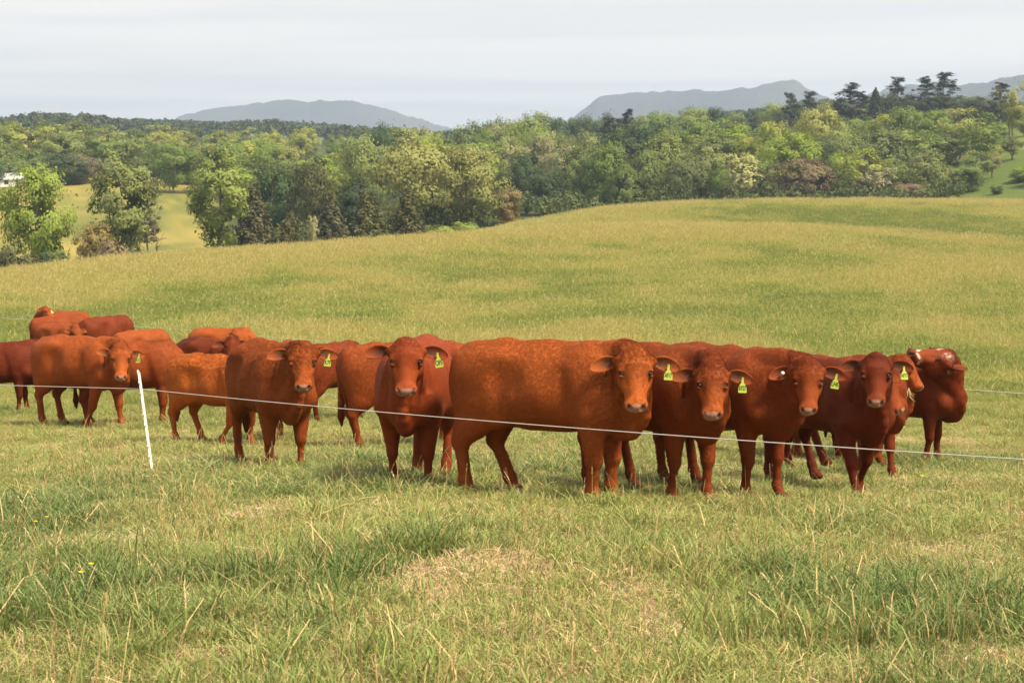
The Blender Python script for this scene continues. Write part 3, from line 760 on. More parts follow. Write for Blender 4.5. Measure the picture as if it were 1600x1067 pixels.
class Field:
    def __init__(s, lo, hi, vox):
        s.lo = np.asarray(lo, float); s.vox = vox
        s.n = np.ceil((np.asarray(hi, float) - s.lo) / vox).astype(int) + 1
        s.D = np.full(s.n, 1.0, np.float32)
        s.ax = [(s.lo[i] + vox * np.arange(s.n[i])).astype(np.float32) for i in range(3)]
        s.prims = []
    def _blk(s, lo, hi, pad):
        a = np.clip(np.floor((np.asarray(lo) - pad - s.lo) / s.vox).astype(int), 0, s.n)
        b = np.clip(np.ceil((np.asarray(hi) + pad - s.lo) / s.vox).astype(int) + 1, 0, s.n)
        return tuple(slice(i, j) for i, j in zip(a, b))
    def _pts(s, sl):
        return (s.ax[0][sl[0]][:, None, None], s.ax[1][sl[1]][None, :, None], s.ax[2][sl[2]][None, None, :])
    def _put(s, sl, d, k, sub):
        cur = s.D[sl]
        if sub:
            h = np.clip(0.5 - 0.5 * (cur + d) / k, 0, 1)
            s.D[sl] = cur * (1 - h) - d * h + k * h * (1 - h)
        else:
            h = np.clip(0.5 + 0.5 * (cur - d) / k, 0, 1)
            s.D[sl] = cur * (1 - h) + d * h - k * h * (1 - h)
    def ell(s, c, r, k=0.05, M=None, sub=False):
        """ellipsoid; M = 3x3 whose rows are the axes"""
        c = np.asarray(c, float); r = np.asarray(r, float)
        if M is None: ext = r
        else: M = np.asarray(M, float); ext = np.sqrt(((M * r[:, None]) ** 2).sum(0))
        sl = s._blk(c - ext, c + ext, k + 2.5 * s.vox)
        if any(a.stop <= a.start for a in sl): return
        x, y, z = s._pts(sl); x = x - c[0]; y = y - c[1]; z = z - c[2]
        if M is not None:
            x, y, z = (M[i, 0] * x + M[i, 1] * y + M[i, 2] * z for i in range(3))
        q0 = np.sqrt((x / r[0])**2 + (y / r[1])**2 + (z / r[2])**2)
        q1 = np.sqrt((x / r[0]**2)**2 + (y / r[1]**2)**2 + (z / r[2]**2)**2) + 1e-6
        s._put(sl, (q0 * (q0 - 1) / q1).astype(np.float32), k, sub)
    def cone(s, a, b, ra, rb, k=0.05, flat=None, sub=False):
        """tapered capsule; flat = (unit axis, factor): squeezed along the axis"""
        a = np.asarray(a, float); b = np.asarray(b, float); m = max(ra, rb) * 1.05
        sl = s._blk(np.minimum(a, b) - m, np.maximum(a, b) + m, k + 2.5 * s.vox)
        if any(q.stop <= q.start for q in sl): return
        x, y, z = s._pts(sl); ba = b - a; L2 = ba @ ba + 1e-9
        x = x - a[0]; y = y - a[1]; z = z - a[2]
        t = np.clip((x * ba[0] + y * ba[1] + z * ba[2]) / L2, 0, 1)
        x = x - t * ba[0]; y = y - t * ba[1]; z = z - t * ba[2]
        rr = ra + (rb - ra) * t
        if flat is None: d = np.sqrt(x * x + y * y + z * z) - rr
        else:
            f, q = flat; h = x * f[0] + y * f[1] + z * f[2]
            o2 = np.maximum(x * x + y * y + z * z - h * h, 0)
            d = (np.sqrt(o2 + (h / q)**2) - rr) * (0.5 + 0.5 * q)
        s._put(sl, d.astype(np.float32), k, sub)
    def chain(s, pts, rad, k=0.04, flat=None):
        for i in range(len(pts) - 1): s.cone(pts[i], pts[i + 1], rad[i], rad[i + 1], k, flat)
    def mesh(s):
        """surface nets"""
        D = s.D; n = s.n; ins = D < 0
        c = ins[:-1, :-1, :-1].astype(np.int8)
        for d in ((1,0,0),(0,1,0),(0,0,1),(1,1,0),(1,0,1),(0,1,1),(1,1,1)):
            c = c + ins[d[0]:n[0]-1+d[0], d[1]:n[1]-1+d[1], d[2]:n[2]-1+d[2]]
        act = (c > 0) & (c < 8)
        cells = np.argwhere(act); idx = np.full(act.shape, -1, np.int32); idx[act] = np.arange(len(cells))
        acc = np.zeros((len(cells), 3)); cnt = np.zeros(len(cells))
        cor = np.array([[i, j, k] for i in (0, 1) for j in (0, 1) for k in (0, 1)])
        val = np.stack([D[tuple((cells + o).T)] for o in cor], 1)
        for i in range(8):
            for j in range(i + 1, 8):
                if abs(cor[i] - cor[j]).sum() != 1: continue
                a, b = val[:, i], val[:, j]; x = (a < 0) != (b < 0)
                t = np.where(x, a / np.where(x, a - b, 1), 0)
                acc[x] += (cor[i] + t[:, None] * (cor[j] - cor[i]))[x]; cnt[x] += 1
        V = s.lo + (cells + acc / cnt[:, None]) * s.vox
        F = []
        for ax in range(3):
            u, v = (ax + 1) % 3, (ax + 2) % 3
            o = np.zeros(3, int); o[ax] = 1
            A = ins[tuple(slice(0, n[i] - o[i]) for i in range(3))]; B = ins[tuple(slice(o[i], n[i]) for i in range(3))]
            e = np.argwhere(A != B)
            e = e[(e[:, u] > 0) & (e[:, v] > 0) & (e[:, u] < n[u] - 1) & (e[:, v] < n[v] - 1)]
            du = np.zeros(3, int); du[u] = 1; dv = np.zeros(3, int); dv[v] = 1
            q = np.stack([idx[tuple((e - du - dv).T)], idx[tuple((e - dv).T)], idx[tuple(e.T)], idx[tuple((e - du).T)]], 1)
            fl = ~A[tuple(e.T)]
            q[fl] = q[fl][:, ::-1]
            F.append(q)
        return V, np.concatenate(F)
    def sample(s, p):
        i = np.clip(((np.asarray(p) - s.lo) / s.vox).round().astype(int), 0, s.n - 1)
        return float(s.D[tuple(i)])

def coat_material(name, hair_strands):
    t = NT(name)
    kw = dict(attribute_type='INSTANCER') if hair_strands else {}
    at = t('Attribute', attribute_name='mask', **kw)          # r muzzle skin, g hoof, dark skin, painted ear and brow shade, b white hair
    tone = t('Attribute', attribute_name='tone', **kw).outputs['Fac']
    red = t('Attribute', attribute_name='redness', **kw).outputs['Fac']
    curl = t('Attribute', attribute_name='curl', **kw).outputs['Fac']
    s = t('SeparateColor', {0: at.outputs['Color']})
    if hair_strands:
        O = t('Attribute', attribute_name='where', attribute_type='INSTANCER').outputs['Vector']
        hair = t('Attribute', attribute_name='hrnd').outputs['Fac']
        tuft_ = t('Attribute', attribute_name='trnd', attribute_type='INSTANCER').outputs['Fac']
    else:
        O = t('TexCoord').outputs['Object']
        hair = t.noise(t.mapping(O, (38, 110, 90), rot=(0, 0.35, 0)), 1.0, 3, 0.65, 0.7)
        tuft_ = t.noise(t.mapping(O, (14, 30, 30)), 1.0, 4, 0.6, 1.2)
    blot = t.noise(O, 3.6, 4, 0.62, 0.8)
    dark = t.mix(red, (0.100, 0.0180, 0.0040), (0.074, 0.0105, 0.0034))
    lite = t.mix(red, (0.42, 0.112, 0.0200), (0.31, 0.057, 0.0135))
    f = t.math('ADD', t.math('SUBTRACT', tone, .04), t.math('MULTIPLY', t.math('SUBTRACT', blot, 0.5), 0.36))
    f = t.math('ADD', f, t.math('MULTIPLY', t.math('SUBTRACT', hair, 0.5), 0.30))
    f = t.math('ADD', f, t.math('MULTIPLY', t.math('SUBTRACT', tuft_, 0.5), 0.20 if hair_strands else 0.38), True)
    coat = t.mix(f, dark, lite)
    coat = t.mix(s.outputs['Blue'], coat, t.mix(hair, (0.55, 0.42, 0.34), (0.75, 0.66, 0.58)))
    skin = t.mix(t.noise(O, 70, 3, 0.6), (0.20, 0.095, 0.062), (0.36, 0.205, 0.15))
    c = t.mix(s.outputs['Red'], coat, skin)
    c = t.mix(s.outputs['Green'], c, t.mix(blot, (0.022, 0.012, 0.009), (0.06, 0.03, 0.02)))
    rough = t.math('SUBTRACT', 0.62, t.math('MULTIPLY', s.outputs['Red'], 0.25))
    ins = {'Base Color': c, 'Roughness': rough, 'Specular IOR Level': 0.10}
    if not hair_strands:
        wave = t.noise(t.mapping(O, (30, 34, 34)), 1.0, 3, 0.55, 2.5)
        hgt = t.math('ADD', t.math('MULTIPLY', hair, 0.5), t.math('MULTIPLY', tuft_, 0.6))
        hgt = t.math('ADD', hgt, t.math('MULTIPLY', wave, t.math('MULTIPLY', curl, 2.2)))
        ins['Normal'] = t('Bump', {'Height': hgt, 'Strength': 0.55, 'Distance': 0.012}).outputs[0]
    p = t('BsdfPrincipled', ins)
    if not hair_strands: return t.done(p.outputs[0])
    tr = t('BsdfTranslucent', {'Color': c})
    return t.done(t('MixShader', {0: .25, 1: p.outputs[0], 2: tr.outputs[0]}).outputs[0])

COAT = coat_material('cattle_coat', False)
HAIR = coat_material('cattle_hair', True)

# one lock of short hair; it is grown over each animal's own skin as its coat
def _lock():
    rg = random.Random(3)
    V, Fq, A = [], [], []
    for i in range(7):
        x0, y0 = rg.uniform(-.011, .011), rg.uniform(-.011, .011)
        L = rg.uniform(.014, .026); a = rg.gauss(0, .28); w_ = rg.uniform(.0011, .0019); up = rg.uniform(.10, .38)
        dx, dy = math.cos(a), math.sin(a); b = len(V); r_ = rg.random()
        for t, k in ((0, 1), (.5, .9), (1, .25)):
            px, py, pz = x0 + dx * L * t, y0 + dy * L * t, -.001 + L * up * math.sin(t * 1.9)
            V += [(px - dy * w_ * k, py + dx * w_ * k, pz), (px + dy * w_ * k, py - dx * w_ * k, pz)]
            A += [min(1, r_ * .8 + .25 * t)] * 2
        Fq += [(b, b + 1, b + 3, b + 2), (b + 2, b + 3, b + 5, b + 4)]
    me = fast_mesh('hair_lock', np.array(V), np.array(Fq), HAIR, smooth=False)
    set_attr(me, 'hrnd', 'FLOAT', np.array(A, np.float32))
    return bpy.data.objects.new('hair_lock', me)
LOCK = _lock()

def fur_group():
    ng = bpy.data.node_groups.new('short_coat', 'GeometryNodeTree')
    ng.interface.new_socket('Geometry', in_out='INPUT', socket_type='NodeSocketGeometry')
    ng.interface.new_socket('Density', in_out='INPUT', socket_type='NodeSocketFloat')
    ng.interface.new_socket('Geometry', in_out='OUTPUT', socket_type='NodeSocketGeometry')
    N, L = ng.nodes, ng.links
    gi, go = N.new('NodeGroupInput'), N.new('NodeGroupOutput')
    def attr(nm, dt='FLOAT'):
        a = N.new('GeometryNodeInputNamedAttribute'); a.data_type = dt; a.inputs['Name'].default_value = nm
        return a.outputs['Attribute']
    def vmath(op, a, b=None):
        v = N.new('ShaderNodeVectorMath'); v.operation = op
        for i, x in ((0, a), (1, b)):
            if x is None: continue
            if isinstance(x, bpy.types.NodeSocket): L.new(x, v.inputs[i])
            else: v.inputs[i].default_value = x
        return v.outputs[0]
    ds = N.new('GeometryNodeDistributePointsOnFaces'); ds.distribute_method = 'RANDOM'
    L.new(gi.outputs[0], ds.inputs['Mesh'])
    mu = N.new('ShaderNodeMath'); mu.operation = 'MULTIPLY'
    L.new(gi.outputs[1], mu.inputs[0]); L.new(attr('furry'), mu.inputs[1]); L.new(mu.outputs[0], ds.inputs['Density'])
    pos = N.new('GeometryNodeInputPosition')
    st = N.new('GeometryNodeStoreNamedAttribute'); st.data_type = 'FLOAT_VECTOR'; st.domain = 'POINT'; st.inputs['Name'].default_value = 'where'
    L.new(ds.outputs['Points'], st.inputs['Geometry']); L.new(pos.outputs[0], st.inputs['Value'])
    rv = N.new('FunctionNodeRandomValue'); rv.data_type = 'FLOAT'
    st2 = N.new('GeometryNodeStoreNamedAttribute'); st2.data_type = 'FLOAT'; st2.domain = 'POINT'; st2.inputs['Name'].default_value = 'trnd'
    L.new(st.outputs[0], st2.inputs['Geometry']); L.new(rv.outputs[1], st2.inputs['Value'])
    # lie of the hair: stored direction plus a wandering part that grows with curl
    ns = N.new('ShaderNodeTexNoise'); ns.inputs['Scale'].default_value = 14.0; ns.inputs['Detail'].default_value = 2
    L.new(pos.outputs[0], ns.inputs['Vector'])
    wander = vmath('SUBTRACT', ns.outputs['Color'], (.5, .5, .5))
    cw = N.new('ShaderNodeMath'); cw.operation = 'MULTIPLY_ADD'; cw.inputs[1].default_value = 7.0; cw.inputs[2].default_value = 1.1
    L.new(attr('curl'), cw.inputs[0])
    sc = N.new('ShaderNodeVectorMath'); sc.operation = 'SCALE'; L.new(wander, sc.inputs[0]); L.new(cw.outputs[0], sc.inputs['Scale'])
    dirv = vmath('ADD', attr('lie', 'FLOAT_VECTOR'), sc.outputs[0])
    a1 = N.new('FunctionNodeAlignRotationToVector'); a1.axis = 'Z'; L.new(ds.outputs['Normal'], a1.inputs['Vector'])
    a2 = N.new('FunctionNodeAlignRotationToVector'); a2.axis = 'X'; a2.pivot_axis = 'Z'
    L.new(a1.outputs[0], a2.inputs['Rotation']); L.new(dirv, a2.inputs['Vector'])
    oi = N.new('GeometryNodeObjectInfo'); oi.inputs['Object'].default_value = LOCK; oi.inputs['As Instance'].default_value = False
    ip = N.new('GeometryNodeInstanceOnPoints')
    L.new(st2.outputs[0], ip.inputs['Points']); L.new(oi.outputs['Geometry'], ip.inputs['Instance']); L.new(a2.outputs[0], ip.inputs['Rotation'])
    rs = N.new('FunctionNodeRandomValue'); rs.data_type = 'FLOAT'; rs.inputs[2].default_value = .7; rs.inputs[3].default_value = 1.25
    cs = N.new('ShaderNodeMath'); cs.operation = 'MULTIPLY_ADD'; cs.inputs[1].default_value = .75; L.new(attr('curl'), cs.inputs[0]); L.new(rs.outputs[1], cs.inputs[2])
    hl = N.new('ShaderNodeMath'); hl.operation = 'MULTIPLY'; L.new(cs.outputs[0], hl.inputs[0]); L.new(attr('hlen'), hl.inputs[1])
    L.new(hl.outputs[0], ip.inputs['Scale'])
    L.new(ip.outputs[0], go.inputs[0])
    return ng
FUR = fur_group()

EYE = plain('eye_dark', (0.012, 0.008, 0.006), 0.25, **{'Specular IOR Level': .28})
TAG = NT('tag_plastic')
_p = TAG('BsdfPrincipled', {'Base Color': (0.40, 0.52, 0.055, 1), 'Roughness': 0.55})
_tr = TAG('BsdfTranslucent', {'Color': (0.36, 0.5, 0.05, 1)})
TAG = TAG.done(TAG('MixShader', {0: 0.25, 1: _p.outputs[0], 2: _tr.outputs[0]}).outputs[0])
INK = plain('tag_ink', (0.012, 0.02, 0.012), 0.6)
BUTTON = plain('white_plastic', (0.8, 0.78, 0.74), 0.4)

def hoof_full(V, nb):
    return np.clip((.085 - V[:, 2]) / .02, 0, 1)

def cow_mesh(vox, poll, u, wn_, legs, fat=1.0, curl=0.0, tone=0.5, red=0.5, white=False, tail=True, ears=(0, 0), tag_ear=None, seed=0, dark_rump=False, udder=True, hairlen=1.0, head=1.0, leg=.77):
    """returns mesh, eye spots, tag anchor; cow frame: +x forward, +y its left, z up, hooves on z = 0"""
    rng = random.Random(seed)
    poll = np.asarray(poll, float); u = n3(u); wn_ = np.asarray(wn_, float)
    wn_ = n3(wn_ - u * (wn_ @ u)); sd = np.cross(wn_, u)      # sd: lateral axis
    if sd @ sd < .5: raise ValueError
    HS, LS, US = .99 * head * rng.uniform(.97, 1.03), 1.10 * rng.uniform(.95, 1.05), .88 * rng.uniform(.96, 1.07)
    H = lambda a, s_, w_: poll + HS * (u * a * US + sd * s_ * LS + wn_ * w_)
    HM = np.array([u, sd, wn_])
    ext = [H(.6, 0, 0), poll + np.array([0, 0, .12])]
    lo = np.array([-1.12, -0.50, -0.03]); hi = np.array([0.98, 0.50, 1.50])
    for p in ext + [H(.2, .25, -.3), H(.2, -.25, -.3)]:
        lo = np.minimum(lo, p - .06); hi = np.maximum(hi, p + .06)
    f = Field(lo, hi, vox)
    F = fat
    # ---- trunk
    f.ell((-.06, 0, .955), (.78, .325 * F, .362 * F), .05)
    f.ell((-.08, 0, .895), (.56, .318 * F, .290 * F), .09)          # paunch
    f.ell((.34, 0, .945), (.42, .280 * F, .350), .08)               # ribs and girth
    f.ell((-.60, 0, 1.05), (.36, .285, .25), .09)                 # hips
    f.chain([(-.80, 0, 1.215), (-.45, 0, 1.232), (0, 0, 1.232), (.36, 0, 1.245), (.52, 0, 1.215)], [.08, .10, .095, .085, .085], .09)
    for s_ in (1, -1):
        f.ell((-.43, .19 * s_, 1.165), (.15, .085, .08), .14)     # hook bones
        f.ell((-.83, .115 * s_, 1.16), (.07, .055, .06), .07)      # pin bones
        f.ell((.43, .150 * s_, .95), (.22, .135, .34), .11, [[.93, 0, .36], [0, 1, 0], [-.36, 0, .93]])   # shoulder
        f.ell((.56, .145 * s_, .82), (.14, .105, .16), .07)          # point of shoulder, upper arm
        f.ell((-.64, .140 * s_, .87), (.265, .145, .29), .15)      # thigh
        f.ell((-.47, .150 * s_, .765), (.15, .10, .15), .12)       # stifle
    for s_ in (1, -1):
        f.cone((.36, .075 * s_, 1.275), (.585, .215 * s_, .80), .035, .075, .07)   # shoulder blade
        f.ell((-.30, .365 * s_, 1.06), (.14, .085, .16), .12, sub=True)             # hollow before the hip
        f.ell((.16, .415 * s_, .92), (.05, .07, .26), .14, sub=True)                # behind the elbow
    f.ell((.58, 0, .76), (.23, .145, .165), .08)                   # brisket
    f.ell((.69, 0, .65), (.12, .070, .105), .06)
    f.cone((.60, 0, .60), (.80, 0, .86), .05, .05, .06)                                     # loose brisket fold
    if udder: f.ell((-.47, 0, .69), (.14, .11, .085), .08)
    # ---- legs: (dx of the foot, lift)
    for i, (fx, s_) in enumerate(((1, 1), (1, -1), (-1, 1), (-1, -1))):
        dx, lift = legs[i]
        if fx > 0:
            top = np.array([.43, .175 * s_, .74]); knee = np.array([.455 + dx * .5 + lift * .5, .165 * s_, .375 + lift * .35])
            fet = np.array([.435 + dx - lift * .35, .16 * s_, .125 + lift * .9]); toe = np.array([.475 + dx - lift * .3, .16 * s_, .035 + lift * .8])
            f.cone(top, knee, .130 * (.5 + .5 * leg), .071 * leg, .06)
            f.ell(knee + (0.005, 0, .005), (.068 * leg, .066 * leg, .078), .025)
            f.cone(knee - (0, 0, .03), fet, .052 * leg, .045 * leg, .03)
            f.ell(fet, (.058 * leg, .056 * leg, .048), .025)
            f.cone(fet, toe, .043, .052, .02)
        else:
            sti = np.array([-.47 + dx * .2, .175 * s_, .72]); hock = np.array([-.775 + dx * .6 - lift * .2, .155 * s_, .440 + lift * .45])
            fet = np.array([-.715 + dx, .15 * s_, .13 + lift * .9]); toe = np.array([-.665 + dx, .15 * s_, .035 + lift * .8])
            fl_ = (np.array([0, 1., 0]), .78)
            md_ = hock * .45 + np.array([-.61, .15 * s_, .78]) * .55
            f.cone((-.61, .15 * s_, .82), md_, .185, .142, .07, fl_)
            f.cone(md_, hock + (.02, 0, .05), .142, .080 * leg, .05, fl_)
            f.cone(hock + (.045, 0, .13), hock, .092 * leg, .070 * leg, .05, (np.array([0, 1., 0]), .8))
            f.ell(hock + (-.024, 0, .02), (.054, .046, .066), .025)
            f.cone(hock, fet, .060 * leg, .050 * leg, .03)
            f.ell(fet, (.058 * leg, .054 * leg, .048), .025)
            f.cone(fet, toe, .043, .052, .02)
        f.ell(toe + (.035, 0, -.002), (.075, .056, .038), .015)
        f.cone(toe + (.12, 0, .06), toe + (.06, 0, -.05), .006, .012, .012, sub=True)     # cleft of the hoof
    # ---- neck: bends from the shoulders to the back of the head
    occ = H(.07, 0, -.15)
    mid = np.array([.50, 0, 1.03])
    n1 = mid + np.array([.30, 0, .06]); ctrl = n1 + (occ - n1) * .12
    def bez(t, a, c, b): return (1 - t)**2 * np.asarray(a) + 2 * t * (1 - t) * np.asarray(c) + t * t * np.asarray(b)
    T = np.linspace(0, 1, 6)
    side = n3(np.cross([0, 0, 1.0], occ - mid))
    core = [bez(t, mid, ctrl, occ) for t in T]
    f.chain(core, list(np.interp(T, [0, .5, 1], [.230, .155, .098])), .07, None)
    crest = [bez(t, (.42, 0, 1.235), ctrl + np.array([-.06, 0, .20]), H(.0, 0, -.13)) for t in T]
    f.chain(crest, list(np.interp(T, [0, 1], [.085, .068])), .09)
    thr = [bez(t, (.66, 0, .80), ctrl + np.array([.06, 0, -.22]), H(.15, 0, -.24)) for t in T]
    f.chain(thr, list(np.interp(T, [0, .6, 1], [.125, .085, .062])), .07)
    dew = [bez(t, (.74, 0, .66), ctrl + np.array([.17, 0, -.34]), H(.20, 0, -.285)) for t in T]
    f.chain(dew, list(np.interp(T, [0, .6, 1], [.055, .028, .022])), .035)
    for s_ in (1, -1):
        for t_ in (.34, .52, .70):                                 # folds of the neck
            c_ = bez(t_, mid, ctrl, occ); rr_ = float(np.interp(t_, [0, .5, 1], [.230, .155, .098]))
            q_ = side * s_ * rr_
            f.cone(c_ + q_ * 1.10 + (0, 0, .12), c_ + q_ * 1.14 + (.02, 0, -.12), .012, .016, .05, sub=True)
        f.cone((.215, .335 * s_, 1.10), (.275, .335 * s_, .70), .015, .02, .11, sub=True)     # behind the shoulder
        f.cone((-.34, .355 * s_, 1.0), (-.38, .335 * s_, .64), .012, .02, .12, sub=True)      # flank
    # ---- head
    def he(c, r, k, sub=False): f.ell(H(*c), (r[0] * HS * US, r[1] * HS * LS, r[2] * HS), k, HM, sub)
    def hc(a_, b_, ra, rb, k, flat=None, sub=False): f.cone(H(*a_), H(*b_), ra * HS, rb * HS, k, flat, sub)
    he((.110, 0, -.120), (.155, .118, .120), .04)                                  # skull
    he((.075, 0, -.085), (.095, .112, .085), .04)                                  # forehead
    he((.005, 0, -.095), (.060, .092, .075), .05)                                  # poll
    he((-.020, 0, -.060), (.045, .055, .05), .04)                                  # tuft of the poll
    hc((.12, 0, -.090), (.40, 0, -.084), .092, .067, .04, (wn_, .92))              # nose bridge
    hc((.10, 0, -.215), (.41, 0, -.140), .074, .056, .04)                          # jaw
    for s_ in (1, -1):
        he((.170, .076 * s_, -.175), (.130, .046, .100), .04)                      # cheek
        he((.140, .094 * s_, -.066), (.050, .026, .034), .03)                      # brow
        he((.235, .074 * s_, -.100), (.085, .026, .030), .03)                      # ridge below the eye
        he((.330, .046 * s_, -.110), (.11, .034, .050), .03)
        he((.045, .112 * s_, -.120), (.042, .045, .042), .04)                      # ear root
    he((.445, 0, -.092), (.068, .084, .075), .03)                                  # muzzle
    he((.482, 0, -.074), (.040, .076, .055), .02)                                  # nose pad
    he((.438, 0, -.165), (.055, .058, .036), .02)                                  # chin
    for s_ in (1, -1):
        he((.466, .054 * s_, -.048), (.030, .026, .026), .015)                     # nostril rims
        hc((.462, .066 * s_, -.020), (.506, .036 * s_, -.052), .012, .015, .006, sub=True)
        hc((.40, .100 * s_, -.142), (.51, .045 * s_, -.136), .008, .011, .010, sub=True)
    hc((.515, -.05, -.136), (.515, .05, -.136), .010, .010, .010, sub=True)        # mouth
    eyes = []
    for s_ in (1, -1):
        c0 = H(.182, 0, -.100); dr = n3(sd * s_ * .93 + wn_ * .36)
        far = max(t_ for t_ in np.arange(.04, .20, .003) if f.sample(c0 + dr * t_) < 0)
        pe = c0 + dr * far
        f.ell(pe, (.027 * HS, .020, .018 * HS), .012, np.array([n3(u * .9 + wn_ * .25 + 0 * sd), n3(dr - u * (dr @ u)), n3(np.cross(u, dr))]), True)
        he_ = pe - u * .026 + dr * .001
        f.ell(pe - u * .022 + dr * .002, (.011, .015, .026), .014, HM)
        f.ell(pe + u * .024 - dr * .001, (.012, .018, .026), .014, HM)                                   # upper lid
        eyes.append(pe - dr * .0125)
    # ---- tail
    if tail:
        sw = rng.uniform(-.04, .04)
        tr = max(.022, vox * 1.25)
        f.chain([(-.84, 0, 1.22), (-.905, 0, 1.13), (-.925, sw * .5, .85), (-.915, sw, .60)], [.042, .030, tr, tr], .025)
        f.chain([(-.915, sw, .60), (-.90, sw * 1.2, .42), (-.895, sw * 1.3, .30)], [tr, .046, .016], .02)
    # loose skin folds and muscle unevenness
    x, y, z = f._pts((slice(None),) * 3)
    ph = rng.uniform(0, 6)
    f.D = f.D + (.0045 * np.sin(9 * x + 4 * z + ph) * np.sin(7 * z - 5 * x + 2 * ph) + .003 * np.sin(19 * x - 11 * z + 9 * y + ph)).astype(np.float32)
    if curl > 0:
        band = np.clip((z - .95) / .25, 0, 1) * curl
        f.D = f.D + (band * .006 * np.sin(62 * x + 5 * np.sin(17 * z + 11 * y)) * np.sin(48 * z + 48 * y + 6 * np.sin(13 * x))).astype(np.float32)
    V, Q = f.mesh()
    V = V.astype(np.float64)
    # ---- masks
    L = (V - poll) @ HM.T
    a, sl_, w_ = L[:, 0] / (HS * US), L[:, 1] / (HS * LS), L[:, 2] / HS
    sst = lambda v, p, q: np.clip((v - p) / (q - p), 0, 1) ** 2 * (3 - 2 * np.clip((v - p) / (q - p), 0, 1))
    inh = (np.abs(sl_) < .16) & (w_ < .08) & (w_ > -.24) & (a < .6)
    mz_ = inh * sst(a + .05 * (1 - np.abs(sl_) / .06).clip(-1, 1) * 0 - .10 * np.abs(w_ + .075), .452, .474) * sst(w_, -.140, -.118) * (1 - sst(np.abs(sl_), .058, .078))
    nost = inh * np.exp(-(((a - .480) / .016)**2 + ((np.abs(sl_) - .050) / .013)**2 + ((w_ + .040) / .020)**2)) * 1.5
    mouth = inh * np.exp(-((w_ + .136) / .009)**2) * sst(a, .43, .47) * .9
    eyer = np.zeros(len(V))
    for ex in eyes: eyer = np.maximum(eyer, np.exp(-(((V - ex - u * .006) ** 2).sum(1) / .032**2)) * .85)  # dark eyelid skin, plus brow shadow painted into the colour
    hoof = sst(.075 - V[:, 2], 0, .02) * .8
    g = np.clip(nost + hoof + eyer + mouth, 0, 1)
    wh = np.zeros(len(V))
    if white:
        wh = inh * np.clip((fbm(V[:, 0] * 30, V[:, 2] * 30 + V[:, 1] * 24, 3, 3) - .38) * 7, 0, 1) * np.clip(np.exp(-(((a - .40 - .03 * np.sin(sl_ * 40)) / .018)**2)) * (w_ > -.16) + np.exp(-(((a - .06) / .05)**2 + ((sl_ - .075) / .022)**2)) + np.exp(-(((a - .14) / .035)**2 + ((sl_ + .01) / .014)**2)), 0, 1)
        mz_ = mz_ * .15; g = np.clip(g + inh * sst(a, .44, .46) * .55, 0, 1)
    tn = np.full(len(V), tone)
    tn -= .30 * sst(.62 - V[:, 2], 0, .5) * (1 - inh) * .5                                  # darker lower legs and tail switch
    tn -= .35 * (V[:, 0] < -.87) * sst(.62 - V[:, 2], 0, .1)
    tn += .14 * inh * sst(a, .12, .36) - .10 * inh * sst(.10 - a, 0, .1)
    if dark_rump: tn -= .8 * sst(V[:, 2], 1.18, 1.27) * sst(-V[:, 0], .3, .6)
    cu = np.clip(curl * sst(V[:, 2], .9, 1.2) + inh * sst(.07 - a, 0, .08) * .55, 0, 1)
    # ---- ears: thin cupped leaves, grown from inside the head and joined to the same skin
    NV, NF, NA = 9, 13, []
    tag_anchor = None
    for ei, s_ in enumerate((1, -1)):
        droop, fwd = ears[ei] if isinstance(ears[ei], tuple) else (ears[ei], 0.0)
        root = H(.045, .122 * s_, -.110)
        ax = n3(sd * s_ * math.cos(droop) + u * math.sin(droop) + wn_ * fwd)      # along the ear
        open_ = n3(wn_ * .95 + u * .25 - sd * s_ * .12); open_ = n3(open_ - ax * (open_ @ ax))
        wid = np.cross(open_, ax)
        Ln = .215 * HS
        base = len(V)
        ts = np.linspace(0, 1, NF); ps = np.linspace(-1, 1, NV)
        Wd = .009 + .052 * HS * np.sin(np.clip(ts * .97 + .03, 0, 1) ** 1.05 * math.pi) ** .62
        outer, inner = [], []
        for t, wd in zip(ts, Wd):
            for p_ in ps:
                cup = .42 * wd * (1 - p_ * p_) * (1.35 - .65 * t) + .02 * t * t
                c0 = root + ax * (Ln * t) + wid * (wd * p_) - open_ * cup - open_ * (.012 * math.sin(t * 3)) + u * (.035 * t * t)
                th = .0055 * (1 - .6 * abs(p_))
                outer.append(c0 - open_ * th); inner.append(c0 + open_ * th)
        n0 = NF * NV
        V = np.concatenate([V, np.array(outer), np.array(inner)])
        fq = []
        for i in range(NF - 1):
            for j in range(NV - 1):
                q = [i * NV + j, i * NV + j + 1, (i + 1) * NV + j + 1, (i + 1) * NV + j]
                fq.append(q if s_ > 0 else q[::-1]); r_ = [x + n0 for x in q]; fq.append(r_[::-1] if s_ > 0 else r_)
            for j, rev in ((0, False), (NV - 1, True)):
                q = [i * NV + j, (i + 1) * NV + j, (i + 1) * NV + j + n0, i * NV + j + n0]
                fq.append(q[::-1] if rev ^ (s_ < 0) else q)
        i = NF - 1
        for j in range(NV - 1):
            q = [i * NV + j, i * NV + j + 1, i * NV + j + 1 + n0, i * NV + j + n0]
            fq.append(q[::-1] if s_ > 0 else q)
        Q = np.concatenate([Q, np.array(fq) + base])
        tt = np.repeat(ts, NV); pp = np.tile(ps, NF)
        z0 = np.zeros(n0)
        inn = np.exp(-((tt - .22) / .46)**2) * (1 - np.abs(pp)**3)  # ear hollow darkened: shade of the cup put into the colour
        mz_ = np.concatenate([mz_, z0, .10 * tt * (1 - np.abs(pp))])
        g = np.concatenate([g, z0, np.clip(.93 * inn, 0, 1)])
        wh = np.concatenate([wh, z0, z0])
        tn = np.concatenate([tn, z0 + tone, z0 + tone + .12 + .15 * np.abs(pp)**3])
        cu = np.concatenate([cu, z0, z0])
